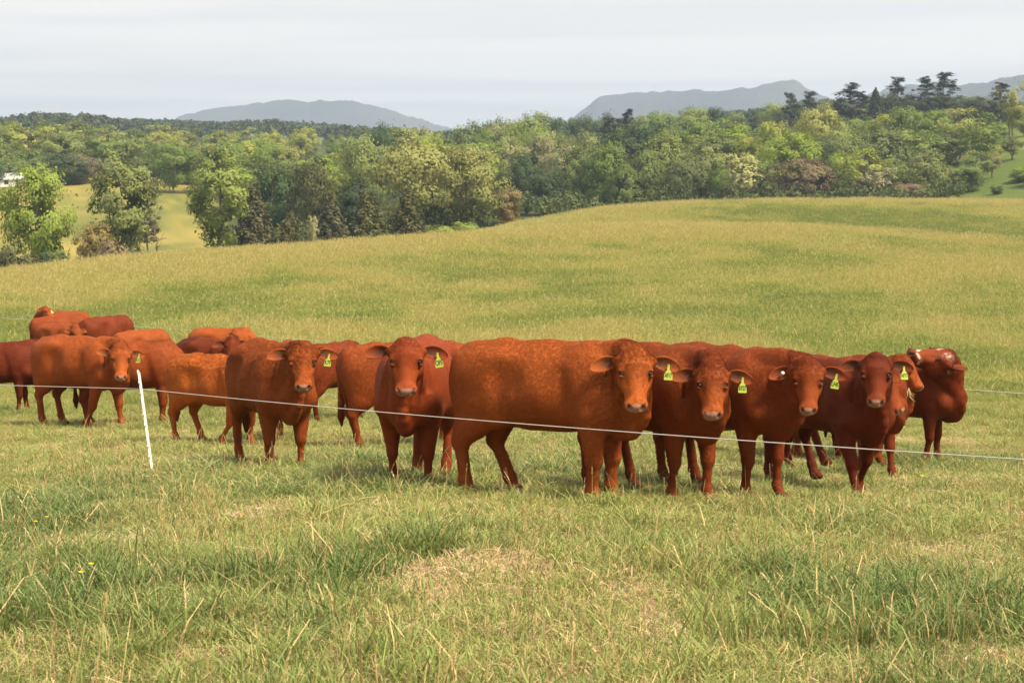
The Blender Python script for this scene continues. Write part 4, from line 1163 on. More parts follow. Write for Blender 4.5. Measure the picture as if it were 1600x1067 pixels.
        if tag_ear is not None and tag_ear == s_:
            k = int(round(.62 * (NF - 1))) * NV + NV // 2
            tag_anchor = (inner[k] + open_ * .022, open_, ax)
    me = fast_mesh('body', V, Q, COAT)
    col = np.stack([mz_, g, wh, np.ones(len(V))], -1).astype(np.float32)
    set_attr(me, 'mask', 'FLOAT_COLOR', col)
    set_attr(me, 'tone', 'FLOAT', tn.astype(np.float32))
    set_attr(me, 'redness', 'FLOAT', np.full(len(V), red, np.float32))
    set_attr(me, 'curl', 'FLOAT', cu.astype(np.float32))
    nb = len(V) - 4 * NF * NV
    furry = np.clip(1 - 1.6 * mz_ - 1.3 * np.clip(hoof_full(V, nb) + np.pad(nost + mouth + eyer * 2.2, (0, len(V) - nb)), 0, 1), 0, 1)
    furry[nb:] *= .6
    set_attr(me, 'furry', 'FLOAT', furry.astype(np.float32))
    hl = np.pad(np.where(inh & (a > .13), .42, .66), (0, len(V) - nb), constant_values=.45) + .0
    hl = np.minimum(hl, .45 + .6 * np.clip(V[:, 2] / .7, 0, 1)) * hairlen
    set_attr(me, 'hlen', 'FLOAT', hl.astype(np.float32))
    lie = np.tile(np.array([-.8, 0, -.55]), (len(V), 1))
    hd = np.pad(inh.astype(float), (0, len(V) - nb), constant_values=1.0)[:, None]
    up_ = np.pad((inh * (a < .10)).astype(float), (0, len(V) - nb))[:, None]
    lie = lie * (1 - hd) + hd * (u * .8)
    lie = lie * (1 - up_) + up_ * (-u * .3 + wn_ * .5)
    set_attr(me, 'lie', 'FLOAT_VECTOR', lie.astype(np.float32))
    return me, eyes, tag_anchor, (HM, poll)

def ball(name, c, r, mat, parent, seg=14, squash=None):
    V, Fq = [], []
    for i in range(seg // 2 + 1):
        th = math.pi * i / (seg // 2)
        for j in range(seg):
            ph = 2 * math.pi * j / seg
            V.append((math.sin(th) * math.cos(ph) * r, math.sin(th) * math.sin(ph) * r, math.cos(th) * r))
    for i in range(seg // 2):
        for j in range(seg):
            Fq.append((i * seg + j, (i + 1) * seg + j, (i + 1) * seg + (j + 1) % seg, i * seg + (j + 1) % seg))
    o = mesh_obj(name, V, Fq, mat, parent, True)
    o.location = tuple(c)
    return o

_tagr = random.Random(11)
def make_tag(parent, anchor, text, up, size=.88, flip=False):
    """a flag tag: neck, rounded panel, pin button and its written number"""
    p, nrm, _ = anchor
    nrm = Vector(nrm)
    up = Vector(up)
    y = (up - nrm * up.dot(nrm)).normalized()
    x = y.cross(nrm).normalized()
    W, Hh, nw, nh, th = .037, .084, .010, .062, .0018
    out = [(-nw, 0), (nw, 0), (nw * 1.1, -nh * .8), (W * .62, -nh * 1.05), (W, -nh * 1.5), (W * 1.08, -nh - Hh * .92), (W * .96, -nh - Hh),
           (-W * .96, -nh - Hh), (-W * 1.08, -nh - Hh * .92), (-W, -nh * 1.5), (-W * .62, -nh * 1.05), (-nw * 1.1, -nh * .8)]
    n = len(out)
    V = [(a, b, th) for a, b in out] + [(a, b, -th) for a, b in out]
    Fq = [tuple(range(n))[::-1], tuple(range(n, 2 * n))] + [(i, (i + 1) % n, (i + 1) % n + n, i + n) for i in range(n)]
    o = mesh_obj('ear_tag', V, Fq, TAG, parent)
    M = Matrix((x, y, nrm)).transposed().to_4x4()
    o.matrix_local = Matrix.Translation(Vector(p) + nrm * .006) @ M @ Matrix.Rotation(R(-7), 4, 'X') @ Matrix.Rotation(R(_tagr.uniform(-13, 11)), 4, 'Z') @ Matrix.Rotation(R(_tagr.uniform(-28, 22)), 4, 'Y') @ Matrix.Scale(size, 4)
    b = ball('pin', (0, -.004, .003), .0075, TAG, o, 8)
    if text:
        cu = bpy.data.curves.new('lettering', 'FONT')
        cu.body = text; cu.size = .044 if len(text) > 3 else .052; cu.align_x = 'CENTER'; cu.align_y = 'CENTER'
        cu.offset = .0013
        cu.space_character = 0.92
        tmp = bpy.data.objects.new('lettering_tmp', cu)
        COL.objects.link(tmp)
        dg = bpy.context.evaluated_depsgraph_get()
        me = bpy.data.meshes.new_from_object(tmp.evaluated_get(dg))
        bpy.data.objects.remove(tmp)
        me.materials.clear(); me.materials.append(INK)
        me.name = 'lettering'
        t = bpy.data.objects.new('lettering', me)
        COL.objects.link(t); t.parent = o
        ww = max(v.co.x for v in me.vertices) - min(v.co.x for v in me.vertices)
        sx = min(1.0, .068 / ww)
        t.scale = (sx, 1.35, 1); t.location = (0, -nh - Hh * .50, th + .0012)
    return o

def make_cow(spec):
    c = dict(legs=((0, 0),) * 4, fat=1.0, curl=0.0, tone=.5, red=.5, white=False, tail=True, ears=(.12, .12), tag=None, vox=.0125,
             scale=1.0, haz=None, hp=62, roll=0, pollz=1.36, nlen=.42, nyaw=None, wire=None, button=False, dark_rump=False, udder=True, seed=0, hairlen=1.0, head=1.0, leg=.77)
    c.update(spec)
    phi = R(c['phi'])
    g = hit(c['px'], c['py']) if 'D' not in c else at_dist(c['px'], c['D'])
    base = g
    # head direction in the cow's frame
    haz = c['haz'] if c['haz'] is not None else math.degrees(math.atan2(-base.y, -base.x))
    ha = R(haz) - phi
    ha = (ha + math.pi) % (2 * math.pi) - math.pi
    ny = R(c['nyaw']) if c['nyaw'] is not None else ha * .55
    poll = np.array([.60 + c['nlen'] * math.cos(ny), c['nlen'] * math.sin(ny), c['pollz']])
    if 'poll_px' in c:
        Mw = Matrix.Translation(base) @ Matrix.Rotation(phi, 4, 'Z') @ Matrix.Scale(c['scale'], 4)
        W = Mw @ Vector(poll)
        rr = ray(*c['poll_px']); Pw = rr * (W.y / rr.y)
        poll = np.array(Mw.inverted() @ Pw)
        print('poll', c['label'][:30], poll.round(2), 'D', round(math.hypot(base.x, base.y), 1), 'neck', round(float(np.linalg.norm(poll - [.55, 0, 1.05])), 2))
    hp = R(c['hp'])
    fw = np.array([math.cos(ha), math.sin(ha), 0.0]); upv = np.array([0, 0, 1.0])
    u = fw * math.cos(hp) - upv * math.sin(hp); wv = fw * math.sin(hp) + upv * math.cos(hp)
    if c['roll']:
        sdv = np.cross(wv, u); r_ = R(c['roll']); wv = wv * math.cos(r_) + sdv * math.sin(r_)
    if 'uw' in c:
        Rz = np.array(Matrix.Rotation(-phi, 3, 'Z'))
        u, wv = Rz @ np.array(c['uw'][0]), Rz @ np.array(c['uw'][1])
    tag_ear = None
    if c['tag'] is not None: tag_ear = c.get('tag_side', 1)
    me, eyes, anchor, (HM, pl) = cow_mesh(c['vox'], poll, u, wv, c['legs'], c['fat'], c['curl'], c['tone'], c['red'], c['white'], c['tail'],
                                 c['ears'], tag_ear, c['seed'], c['dark_rump'], c['udder'], c['hairlen'], c['head'], c['leg'])
    root = empty('cow', (base.x, base.y, base.z - c.get('sink', .015)), phi, c['scale'])
    thing(root, c['label'], 'cow', 'red cattle standing along the fence wire')
    me.name = 'body'
    b = bpy.data.objects.new('body', me); COL.objects.link(b); b.parent = root
    hr = bpy.data.objects.new('coat_hair', me); COL.objects.link(hr); hr.parent = root; hr['kind'] = 'stuff'
    md = hr.modifiers.new('short_coat', 'NODES'); md.node_group = FUR
    md[FUR.interface.items_tree['Density'].identifier] = float(min(5200, 5200 * (17.0 / math.hypot(base.x, base.y)) ** 1.5))
    for ex in eyes: ball('eye', ex, .0195, EYE, root)
    if c['tag'] is not None:
        make_tag(root, anchor, c['tag'], (0, 0, 1) if not c.get('tag_up') else c['tag_up'], c.get('tag_size', .88))
    if c['button']:
        ball('ear_button', anchor_of(pl, HM), .017, BUTTON, root, 10)
    return root

def anchor_of(pl, HM):
    return pl + HM[0] * .060 + HM[1] * (-.215) + HM[2] * (-.11)
Z = (0, 0)
HERD = [
 # front row
 dict(label='stout orange-red cow standing broadside in front, facing the camera, yellow ear tag AF17', px=865, py=777, phi=-28, poll_px=(993, 546), tag='AF17', tone=.60, red=.2, curl=.06, legs=((.02, 0), (0, 0), (.22, 0), (-.06, 0)), vox=.011, seed=1, hp=64, head=1.07, leg=1.0),
 dict(label='deep red cow standing head-on with glossy coat, left of the broadside cow', px=655, py=757, phi=-97, poll_px=(634, 533), tag='OF5', tone=.50, red=.85, legs=((.03, 0), (-.03, 0), (.06, 0), (-.08, 0)), vox=.0115, seed=2, hairlen=.6, hp=67, fat=1.06, ears=(.02, -.05)),
 dict(label='young red-brown cow with yellow ear tag KF27, right behind the broadside cow', px=1026, py=774, phi=-55, poll_px=(1113, 568), tag='KF27', tone=.40, red=.35, legs=((.05, 0), (-.04, 0), (.16, 0), (-.10, 0)), vox=.0118, seed=3, hp=64, ears=(.12, 0)),
 dict(label='red cow with a white button in one ear and yellow tag LF45', px=1138, py=768, phi=-55, poll_px=(1263, 564), tag='LF45', tone=.37, red=.55, legs=((.03, 0), (-.03, 0), (.05, 0), (-.05, 0)), vox=.0118, seed=4, hairlen=.8, hp=66, button=True),
 dict(label='darkest maroon cow stepping forward, yellow ear tag AF71', px=1299, py=767, phi=-64, poll_px=(1369, 555), tag='AF71', tone=.16, red=.75, legs=((-.20, 0), (.20, 0), (.16, .08), (-.20, 0)), vox=.0118, seed=5, hairlen=.7, hp=62, fat=.92, ears=(-.05, 0)),
 dict(label='red cow with woolly shoulders, left of the head-on cow, white wire across its chest', px=426, py=731, phi=-66, poll_px=(473, 537), tag='K7F', tone=.50, red=.25, curl=.6, legs=((.03, 0), (-.03, 0), (.10, 0), (-.06, 0)), vox=.0125, seed=6, hp=62, ears=(.0, 0)),
 # second row, right
 dict(label='rust-red cow standing behind, only its flat back and legs showing between tags KF27 and AF71', D=25.5, px=1195, phi=-14, poll_px=(1312, 590), tone=.60, red=.2, vox=.018, seed=7, curl=.5),
 dict(label='red cow in profile looking right with grass in its mouth, behind the maroon cow', D=24.8, px=1322, phi=-8, poll_px=(1421, 557), haz=-22, hp=60, tag='4F', tag_side=1, tone=.48, red=.5, vox=.014, seed=8, ears=(.0, 0)),
 dict(label='cow with tag F13 whose lowered head pokes out right of the maroon cow', D=22.0, px=1326, phi=-52, poll_px=(1390, 583), haz=-40, hp=62, tag='F13', tag_side=1, tone=.36, red=.6, vox=.014, seed=9, legs=((.1, 0), (-.1, 0), (.2, .08), (-.05, 0))),
 dict(label='rightmost cow turning its head back over its shoulder, white marks on face', px=1401, py=722, phi=-20, poll_px=(1487, 546), uw=((-1, -.16, .07), (.12, -.40, .90)), ears=((-1.30, .15), (-.9, 0)), tone=.32, red=.8, white=True, vox=.013, seed=10, scale=1.06, head=1.17, legs=((.04, 0), (-.06, 0), (0, 0), (0, 0))),
 # second row, left
 dict(label='red cow showing its hindquarters just left of the head-on cow', px=641, py=696, phi=18, poll_px=(772, 575), haz=30, tone=.46, red=.4, vox=.014, seed=11, legs=((.05, 0), (0, 0), (.05, 0), (0, 0))),
 dict(label='dark red cow standing rump first between the woolly cow and the head-on cow', D=32, px=522, phi=58, poll_px=(575, 580), haz=60, tone=.28, red=.7, vox=.018, seed=12, scale=.97),
 dict(label='cow hidden behind the woolly cow, dark ear beside its tag', D=26.0, px=448, phi=-86, poll_px=(478, 536), tag='K2', tone=.45, red=.4, vox=.018, seed=13, ears=(.0, -.1)),
 dict(label='small orange cow with curly back, standing right of the white fence post', px=345, py=693, phi=-32, poll_px=(425, 585), haz=-40, tone=.86, red=.0, curl=1.0, legs=((0, 0), (-.28, 0), (.18, 0), (-.06, 0)), vox=.0135, seed=14, scale=.87),
 dict(label='dark cow with a blackish rump behind the curly orange cow', D=36, px=332, phi=-40, poll_px=(362, 527), haz=-70, tone=.25, red=.7, dark_rump=True, vox=.02, seed=15),
 dict(label='orange-backed cow farthest behind the woolly cow, small pale ear tag', D=44, px=352, phi=-22, poll_px=(374, 514), haz=-30, tag='', tone=.6, red=.2, vox=.024, seed=16),
 dict(label='red cow left of the fence post facing the camera with square yellow tag', D=31.0, px=129, phi=-33, poll_px=(188, 541), tag='K12', tone=.56, red=.25, legs=((.12, 0), (-.26, 0), (.06, 0), (-.02, 0)), vox=.0135, seed=17, scale=1.09, hp=60, ears=(.05, (-.3, .1))),
 dict(label='dark maroon cow cut by the left edge of the picture', D=36.5, px=-12, phi=8, poll_px=(62, 532), haz=80, tone=.12, red=.75, vox=.016, seed=18, legs=((.12, 0), (0, 0), (0, 0), (0, 0))),
 dict(label='red cow standing behind the left fence-post cow, its head turned away', D=31.5, px=206, phi=8, poll_px=(262, 548), haz=35, tone=.42, red=.4, vox=.018, seed=19, scale=1.02),
 dict(label='orange cow in the left background looking away with upright ear', D=47, px=222, phi=48, poll_px=(261, 530), haz=35, tone=.52, red=.3, vox=.024, seed=20, scale=.94, ears=(-.3, -.5)),
 dict(label='dark red cow in the far left background seen from behind', D=55, px=168, phi=52, poll_px=(199, 505), haz=60, tone=.22, red=.6, vox=.026, seed=21, scale=1.04, ears=(-.1, -.1)),
 dict(label='red cow farthest left in the background with its head held high', D=61, px=92, phi=-158, poll_px=(73, 478), haz=-25, hp=48, tag='', tone=.42, red=.4, vox=.026, seed=22, ears=(.0, -.3)),
 dict(label='red cow in the far left group with a pale tag on its raised ear', D=57.0, px=96, phi=24, poll_px=(125, 496), haz=10, tag='', tone=.40, red=.5, vox=.026, seed=23, ears=(-.4, -.3)),
 dict(label='small red cow nearest in the far left group, head lowered to the right', D=52, px=94, phi=-38, poll_px=(121, 511), haz=-45, tone=.48, red=.4, vox=.026, seed=24, scale=.95, ears=(.05, -.2)),
]
STRAW = plain('dry_straw', (0.42, 0.36, 0.16), 0.8)
for _s in HERD:
    make_cow(_s)

# sprig of grass in the mouth of the cow looking right
def sprig(px, py, D, label):
    rng = random.Random(4)
    r = ray(px, py); p = r * (D / math.hypot(r.x, r.y))
    V, Fq = [], []
    for k in range(7):
        a = rng.uniform(-1, 1); L = rng.uniform(.10, .24); w = .004
        pts = [Vector((0, 0, 0)), Vector((a * .03, rng.uniform(-.02, .02), -L * .5)), Vector((a * .11, rng.uniform(-.04, .04), -L * (1 - .35 * abs(a))))]
        b = len(V)
        for q, ww in zip(pts, (w, w, .001)):
            V += [q + Vector((-ww, 0, 0)), q + Vector((ww, .003, 0))]
        Fq += [(b, b + 1, b + 3, b + 2), (b + 2, b + 3, b + 5, b + 4)]
    o = mesh_obj('grass_sprig', V, Fq, STRAW)
    o.location = p
    thing(o, label, 'grass')
STRAW = plain('dry_straw', (0.42, 0.36, 0.16), 0.8)
sprig(1420, 606, 22.9, 'wisp of pulled grass hanging from the mouth of the cow looking right')
# ------------------------------------------------------------------ electric fence: white post, front wire, back wire
WHITE = NT('white_polymer')
_g = WHITE('TexCoord').outputs['Object']
_nn = WHITE.noise(_g, 30, 4, 0.6)
WHITE = WHITE.done(WHITE('BsdfPrincipled', {'Base Color': WHITE.mix(WHITE.maprange(_nn, .45, .75), (0.80, 0.78, 0.74), (0.58, 0.54, 0.47)), 'Roughness': 0.5}).outputs[0])
WIRE = plain('poly_wire', (0.58, 0.56, 0.53), 0.45)
WIRE_FAR = WIRE

def tube(name, pts, r, mat, parent=None, seg=6, smooth=True):
    V, Fq = [], []
    n = len(pts)
    for i, p in enumerate(pts):
        p = Vector(p)
        t = (Vector(pts[min(i + 1, n - 1)]) - Vector(pts[max(i - 1, 0)])).normalized()
        a = t.cross(Vector((0, 0, 1)));  a = a.normalized() if a.length > 1e-4 else Vector((1, 0, 0))
        b = a.cross(t)
        rr = r[i] if isinstance(r, (list, tuple)) else r
        for k in range(seg):
            an = 2 * math.pi * k / seg
            V.append(p + (a * math.cos(an) + b * math.sin(an)) * rr)
    for i in range(n - 1):
        for k in range(seg):
            Fq.append((i * seg + k, i * seg + (k + 1) % seg, (i + 1) * seg + (k + 1) % seg, (i + 1) * seg + k))
    Fq += [tuple(range(seg)), tuple(range((n - 1) * seg, n * seg))[::-1]]
    return mesh_obj(name, V, Fq, mat, parent, smooth)

def pix(px, py, D):
    r = ray(px, py); return r * (D / math.hypot(r.x, r.y))

PD = 19.4
foot = at_dist(232, PD); top = pix(215.5, 582, PD)
post = empty('fence_post', foot)
thing(post, 'leaning white step-in fence post with lugs holding the wire', 'fence post')
axis = (top - foot).normalized(); Lp = (top - foot).length
# shaft: T-shaped section
def bar(name, pts2, z0, z1, mat, parent):
    n = len(pts2)
    V = [(x, y, z0) for x, y in pts2] + [(x, y, z1) for x, y in pts2]
    Fq = [tuple(range(n))[::-1], tuple(range(n, 2 * n))] + [(i, (i + 1) % n, (i + 1) % n + n, i + n) for i in range(n)]
    return mesh_obj(name, V, Fq, mat, parent)
hold = axis.to_track_quat('Z', 'Y').to_matrix().to_4x4()
sh = bar('shaft', [(-.017, -.004), (.017, -.004), (.017, .003), (.004, .003), (.004, .022), (-.004, .022), (-.004, .003), (-.017, .003)], -.06, Lp, WHITE, post)
sh.matrix_local = hold
_lug = None
for k in range(9):
    z = Lp - .012 - k * Lp * .105
    if _lug is None:
        V = [(.015, -.006, 0), (.030, -.008, .004), (.038, -.008, .020), (.034, -.008, .034), (.027, -.008, .030), (.028, -.008, .018), (.015, -.006, .012)]
        n = len(V); V = V + [(x, y + .014, z_) for x, y, z_ in V]
        Fq = [tuple(range(n))[::-1], tuple(range(n, 2 * n))] + [(i, (i + 1) % n, (i + 1) % n + n, i + n) for i in range(n)]
        _lug = mesh_obj('lug', V, Fq, WHITE, post); o = _lug
    else:
        o = _lug.copy(); COL.objects.link(o); o.parent = post
    o.matrix_local = hold @ Matrix.Translation((0, 0, z)) @ Matrix.Rotation(0 if k % 3 else math.pi, 4, 'Z')
cap = bar('cap', [(-.020, -.008), (.020, -.008), (.020, .014), (-.020, .014)], Lp, Lp + .012, WHITE, post); cap.matrix_local = hold
st = bar('step', [(-.05, -.006), (.012, -.006), (.012, .006), (-.05, .006)], .02, .035, WHITE, post); st.matrix_local = hold

def strand(ends, sag, n, r, mat):
    pts = []
    for (a, b), s_ in zip(zip(ends[:-1], ends[1:]), sag):
        for i in range(n):
            t = i / n
            p = a.lerp(b, t); p.z -= s_ * 4 * t * (1 - t)
            pts.append(p)
    pts.append(ends[-1])
    return tube('fence_wire', pts, r, mat)
wa, wb, wc = pix(-900, 572, 39), pix(219, 607.5, PD - .02), pix(2700, 783, 9.3)
fw_ = strand([wa, wb, wc], [.02, .06], 60, .0034, WIRE)
thing(fw_, 'thin white electric fence wire running from the white post in front of the cattle', 'wire')
ba, bb = pix(-500, 464, 118), pix(2400, 671, 25)
bw_ = strand([ba, pix(300, 516, 64), bb], [.0, .05], 40, .006, WIRE)
thing(bw_, 'faint pale fence wire in the background behind the cattle', 'wire')
# ------------------------------------------------------------------ grass: tufts scattered over the pasture (stuff)
def blades(rng, n, spread, h, w, lean, dry, kind=0, curve=1.0):
    """n curved blades -> V, F(tri), attributes (rnd, along, dry)"""
    out_v, out_f, A = [], [], []
    for i in range(n):
        a = rng.uniform(0, 6.283); r = spread * math.sqrt(rng.uniform(0, 1))
        x, y = r * math.cos(a), r * math.sin(a)
        hh = h * rng.uniform(.55, 1.2); ww = w * rng.uniform(.6, 1.3)
        la = rng.uniform(0, 6.283); ll = lean * rng.uniform(.2, 1.5) * hh
        dx, dy = math.cos(la), math.sin(la)
        ta = rng.uniform(0, 6.283); sx, sy = math.cos(ta) * ww, math.sin(ta) * ww
        rnd = rng.uniform(0, 1); dr = 1.0 if rng.uniform(0, 1) < dry else rng.uniform(0, .35)
        lv = ((0, 0, 1.0), (.42, .18, .95), (.78, .58, .62))
        b = len(out_v)
        for t, c, k in lv:
            px, py = x + dx * ll * c * curve, y + dy * ll * c * curve
            pz = hh * t * (1 - .25 * lean * c)
            out_v += [(px - sx * k, py - sy * k, pz), (px + sx * k, py + sy * k, pz)]
            A += [(rnd, t, dr)] * 2
        out_v.append((x + dx * ll * curve, y + dy * ll * curve, hh * (1 - .38 * lean)))
        A.append((rnd, 1.0, dr))
        out_f += [(b, b + 1, b + 3), (b, b + 3, b + 2), (b + 2, b + 3, b + 5), (b + 2, b + 5, b + 4), (b + 4, b + 5, b + 6)]
    return out_v, out_f, A

def stalks(rng, n, spread, h, dry=1.0, head=.07, hw=.0032):
    V, F_, A = [], [], []
    for i in range(n):
        a = rng.uniform(0, 6.283); r = spread * math.sqrt(rng.uniform(0, 1)); x, y = r * math.cos(a), r * math.sin(a)
        hh = h * rng.uniform(.7, 1.25); la = rng.uniform(0, 6.283); ll = hh * rng.uniform(.05, .4)
        dx, dy = math.cos(la) * ll, math.sin(la) * ll
        rnd = rng.uniform(0, 1); w = .0016
        for q in range(2):
            sx, sy = (w, 0) if q == 0 else (0, w)
            b = len(V)
            V += [(x - sx, y - sy, 0), (x + sx, y + sy, 0), (x + dx * .45 - sx, y + dy * .45 - sy, hh * .6), (x + dx * .45 + sx, y + dy * .45 + sy, hh * .6),
                  (x + dx - sx, y + dy - sy, hh), (x + dx + sx, y + dy + sy, hh)]
            A += [(rnd, 0, .5 * dry), (rnd, 0, .5 * dry), (rnd, .6, dry), (rnd, .6, dry), (rnd, 1, dry), (rnd, 1, dry)]
            F_ += [(b, b + 1, b + 3), (b, b + 3, b + 2), (b + 2, b + 3, b + 5), (b + 2, b + 5, b + 4)]
        hd = head * rng.uniform(.7, 1.3)
        d = Vector((dx * .6, dy * .6, hh * .35)).normalized()
        for q in range(5):
            f0 = q / 5; c = Vector((x + dx, y + dy, hh)) + d * hd * (f0 - .15)
            sa = rng.uniform(0, 6.283); s_ = Vector((math.cos(sa), math.sin(sa), .4)) * hw * (1.6 - f0)
            b = len(V)
            V += [tuple(c - d * hd * .12), tuple(c + s_), tuple(c + d * hd * .28), tuple(c - s_ * .8)]
            A += [(rnd, 1, 1.2)] * 4
            F_ += [(b, b + 1, b + 2), (b, b + 2, b + 3)]
    return V, F_, A

def flower(rng):
    V, F_, A = blades(rng, 2, .03, .2, .0014, .2, 0)
    for k in range(2):
        cx, cy_, cz = rng.uniform(-.05, .05), rng.uniform(-.05, .05), rng.uniform(.17, .27)
        for p in range(5):
            a = p * 1.2566; b = len(V)
            r0 = .011
            V += [(cx, cy_, cz), (cx + r0 * math.cos(a - .55), cy_ + r0 * math.sin(a - .55), cz + .004), (cx + 1.3 * r0 * math.cos(a), cy_ + 1.3 * r0 * math.sin(a), cz + .006), (cx + r0 * math.cos(a + .55), cy_ + r0 * math.sin(a + .55), cz + .004)]
            A += [(.5, 1, 2.0)] * 4
            F_ += [(b, b + 1, b + 2), (b, b + 2, b + 3)]
    return V, F_, A

def hay(p):
    return p[0], p[1], [(r, a, 1.42) for r, a, d in p[2]]

def join(*parts):
    V, F_, A = [], [], []
    for v, f, a in parts:
        b = len(V); V += v; A += a; F_ += [tuple(i + b for i in t) for t in f]
    return V, F_, A

def grass_material():
    t = NT('grass_blades')
    at = t('Attribute', attribute_name='blade'); s = t('SeparateXYZ', {0: at.outputs['Vector']})
    rnd, along, dry = s.outputs[0], s.outputs[1], s.outputs[2]
    tone = t('Attribute', attribute_name='tone', attribute_type='INSTANCER').outputs['Fac']
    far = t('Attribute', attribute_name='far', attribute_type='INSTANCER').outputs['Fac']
    lush = t.mix(rnd, (.066, .125, .036), (.170, .238, .066))
    yel = t.mix(rnd, (.178, .232, .056), (.310, .358, .106))
    g = t.mix(tone, yel, lush)
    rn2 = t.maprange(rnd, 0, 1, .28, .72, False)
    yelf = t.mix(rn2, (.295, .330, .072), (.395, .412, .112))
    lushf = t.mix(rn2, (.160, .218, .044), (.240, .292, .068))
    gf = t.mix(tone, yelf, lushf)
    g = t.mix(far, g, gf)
    straw = t.mix(rnd, (.36, .265, .105), (.62, .49, .25))
    # withered share rises where the tone is dry
    thr = t.math('SUBTRACT', 1.02, t.math('MULTIPLY', t.math('SUBTRACT', 1.0, tone), .42))
    isdry = t.maprange(t.math('ADD', dry, t.math('MULTIPLY', rnd, .42)), .78, 1.02)
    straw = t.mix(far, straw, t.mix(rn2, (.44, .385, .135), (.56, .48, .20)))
    c = t.mix(isdry, g, straw)
    c = t.mix(t.maprange(dry, 1.3, 1.38), c, t.mix(rnd, (.44, .31, .18), (.74, .58, .39)))
    c = t.mix(t.math('MULTIPLY', t.maprange(along, 0, .45, .7, 0), t.math('SUBTRACT', 1.0, far)), c, (.17, .155, .055))     # withered foot of each blade, darkened to paint in the shade between blades
    c = t.mix(t.maprange(dry, 1.6, 1.9), c, (.75, .50, .015))
    p = t('BsdfPrincipled', {'Base Color': c, 'Roughness': .55, 'Specular IOR Level': .25})
    tr = t('BsdfTranslucent', {'Color': c})
    return t.done(t('MixShader', {0: t.maprange(far, 0, 1, .24, .45, False), 1: p.outputs[0], 2: tr.outputs[0]}).outputs[0])
GRASS = grass_material()

TUFTS = []          # source meshes only: not linked to the scene
_gr = random.Random(9)
def tuft(parts):
    V, F_, A = parts
    me = fast_mesh('tuft', np.array(V), np.array(F_), GRASS, smooth=False)
    set_attr(me, 'blade', 'FLOAT_VECTOR', np.array(A, np.float32))
    TUFTS.append(bpy.data.objects.new('grass_tuft', me))
SHORT, LUSH, MAT_, STALK, FLOW, MEAD, SEED = range(0, 5), range(5, 9), range(9, 12), range(12, 15), range(15, 16), range(16, 20), range(20, 23)
for k in range(5): tuft(blades(_gr, 80, .19, .095, .0026, .95, .26))
for k in range(4): tuft(join(blades(_gr, 66, .17, .215, .0034, .85, .10), blades(_gr, 12, .16, .28, .0032, .95, .18)))
for k in range(3): tuft(join(hay(blades(_gr, 84, .24, .050, .0024, 2.8, 1.0)), blades(_gr, 14, .22, .10, .003, 1.0, .4)))
for k in range(3): tuft(join(stalks(_gr, 5, .25, .34, 1.0), blades(_gr, 10, .15, .24, .003, .5, .3)))
tuft(flower(_gr))
for k in range(4): tuft(blades(_gr, 70, .42, .30, .0085, .55, .12))
for k in range(3): tuft(join(blades(_gr, 40, .42, .28, .0085, .55, .25), stalks(_gr, 9, .42, .40, .9, .10, .008)))

TUFT_ORDER = TUFTS[::-1]        # a join lists its inputs last link first
# patches seen in the photograph
def blobs(spec):
    out = []
    for px, py, wpx, amp in spec:
        p = hit(px, py); D = math.hypot(p.x, p.y)
        out.append((p.x, p.y, wpx * D / FPX, amp))
    return out
GREEN = blobs([(470, 762, 120, .8), (310, 770, 60, .7), (590, 762, 90, .7), (330, 745, 50, .5), (930, 735, 45, .6), (960, 745, 40, .5), (620, 880, 70, .7), (520, 905, 60, .6), (680, 870, 50, .6), (400, 930, 60, .6),
               (1340, 828, 90, .6), (1190, 920, 90, .5), (1260, 960, 110, .6), (1390, 975, 110, .7), (1120, 985, 70, .5), (60, 960, 90, .5), (250, 985, 80, .4), (470, 1010, 60, .5), (1540, 990, 70, .5), (60, 800, 90, .5), (880, 700, 40, .4)])
STRAWP = blobs([(800, 886, 62, 1), (845, 892, 30, .9), (690, 905, 62, .9), (690, 950, 55, .6), (398, 802, 55, 1), (800, 772, 22, .8), (610, 835, 28, .6), (330, 945, 40, .7), (1010, 965, 55, .8), (405, 880, 26, .8), (320, 1030, 26, .7), (1030, 1000, 40, .5),
                (150, 850, 60, .5), (1500, 690, 26, .8), (1578, 664, 14, .8), (1530, 668, 12, .7), (1400, 690, 30, .5), (1480, 870, 60, .4), (1540, 1040, 60, .5), (860, 1000, 50, .4), (60, 1040, 60, .4)])
def blob_field(X, Y, B, stretch=2.2):
    f = np.zeros_like(X)
    for x, y, r, a in B:
        f = np.maximum(f, a * np.exp(-(((X - x) / r)**2 + ((Y - y) / (r * stretch))**2)))
    return f
_gg = np.random.default_rng(12)
def scatter(D0, D1, dens, edge=1.5):
    hw = .2667 * edge
    area = hw * (D1**2 - D0**2)
    n = int(area * dens)
    D = np.sqrt(_gg.uniform(D0**2, D1**2, n)); a = np.arctan(_gg.uniform(-hw, hw, n))
    return D * np.sin(a), D * np.cos(a)

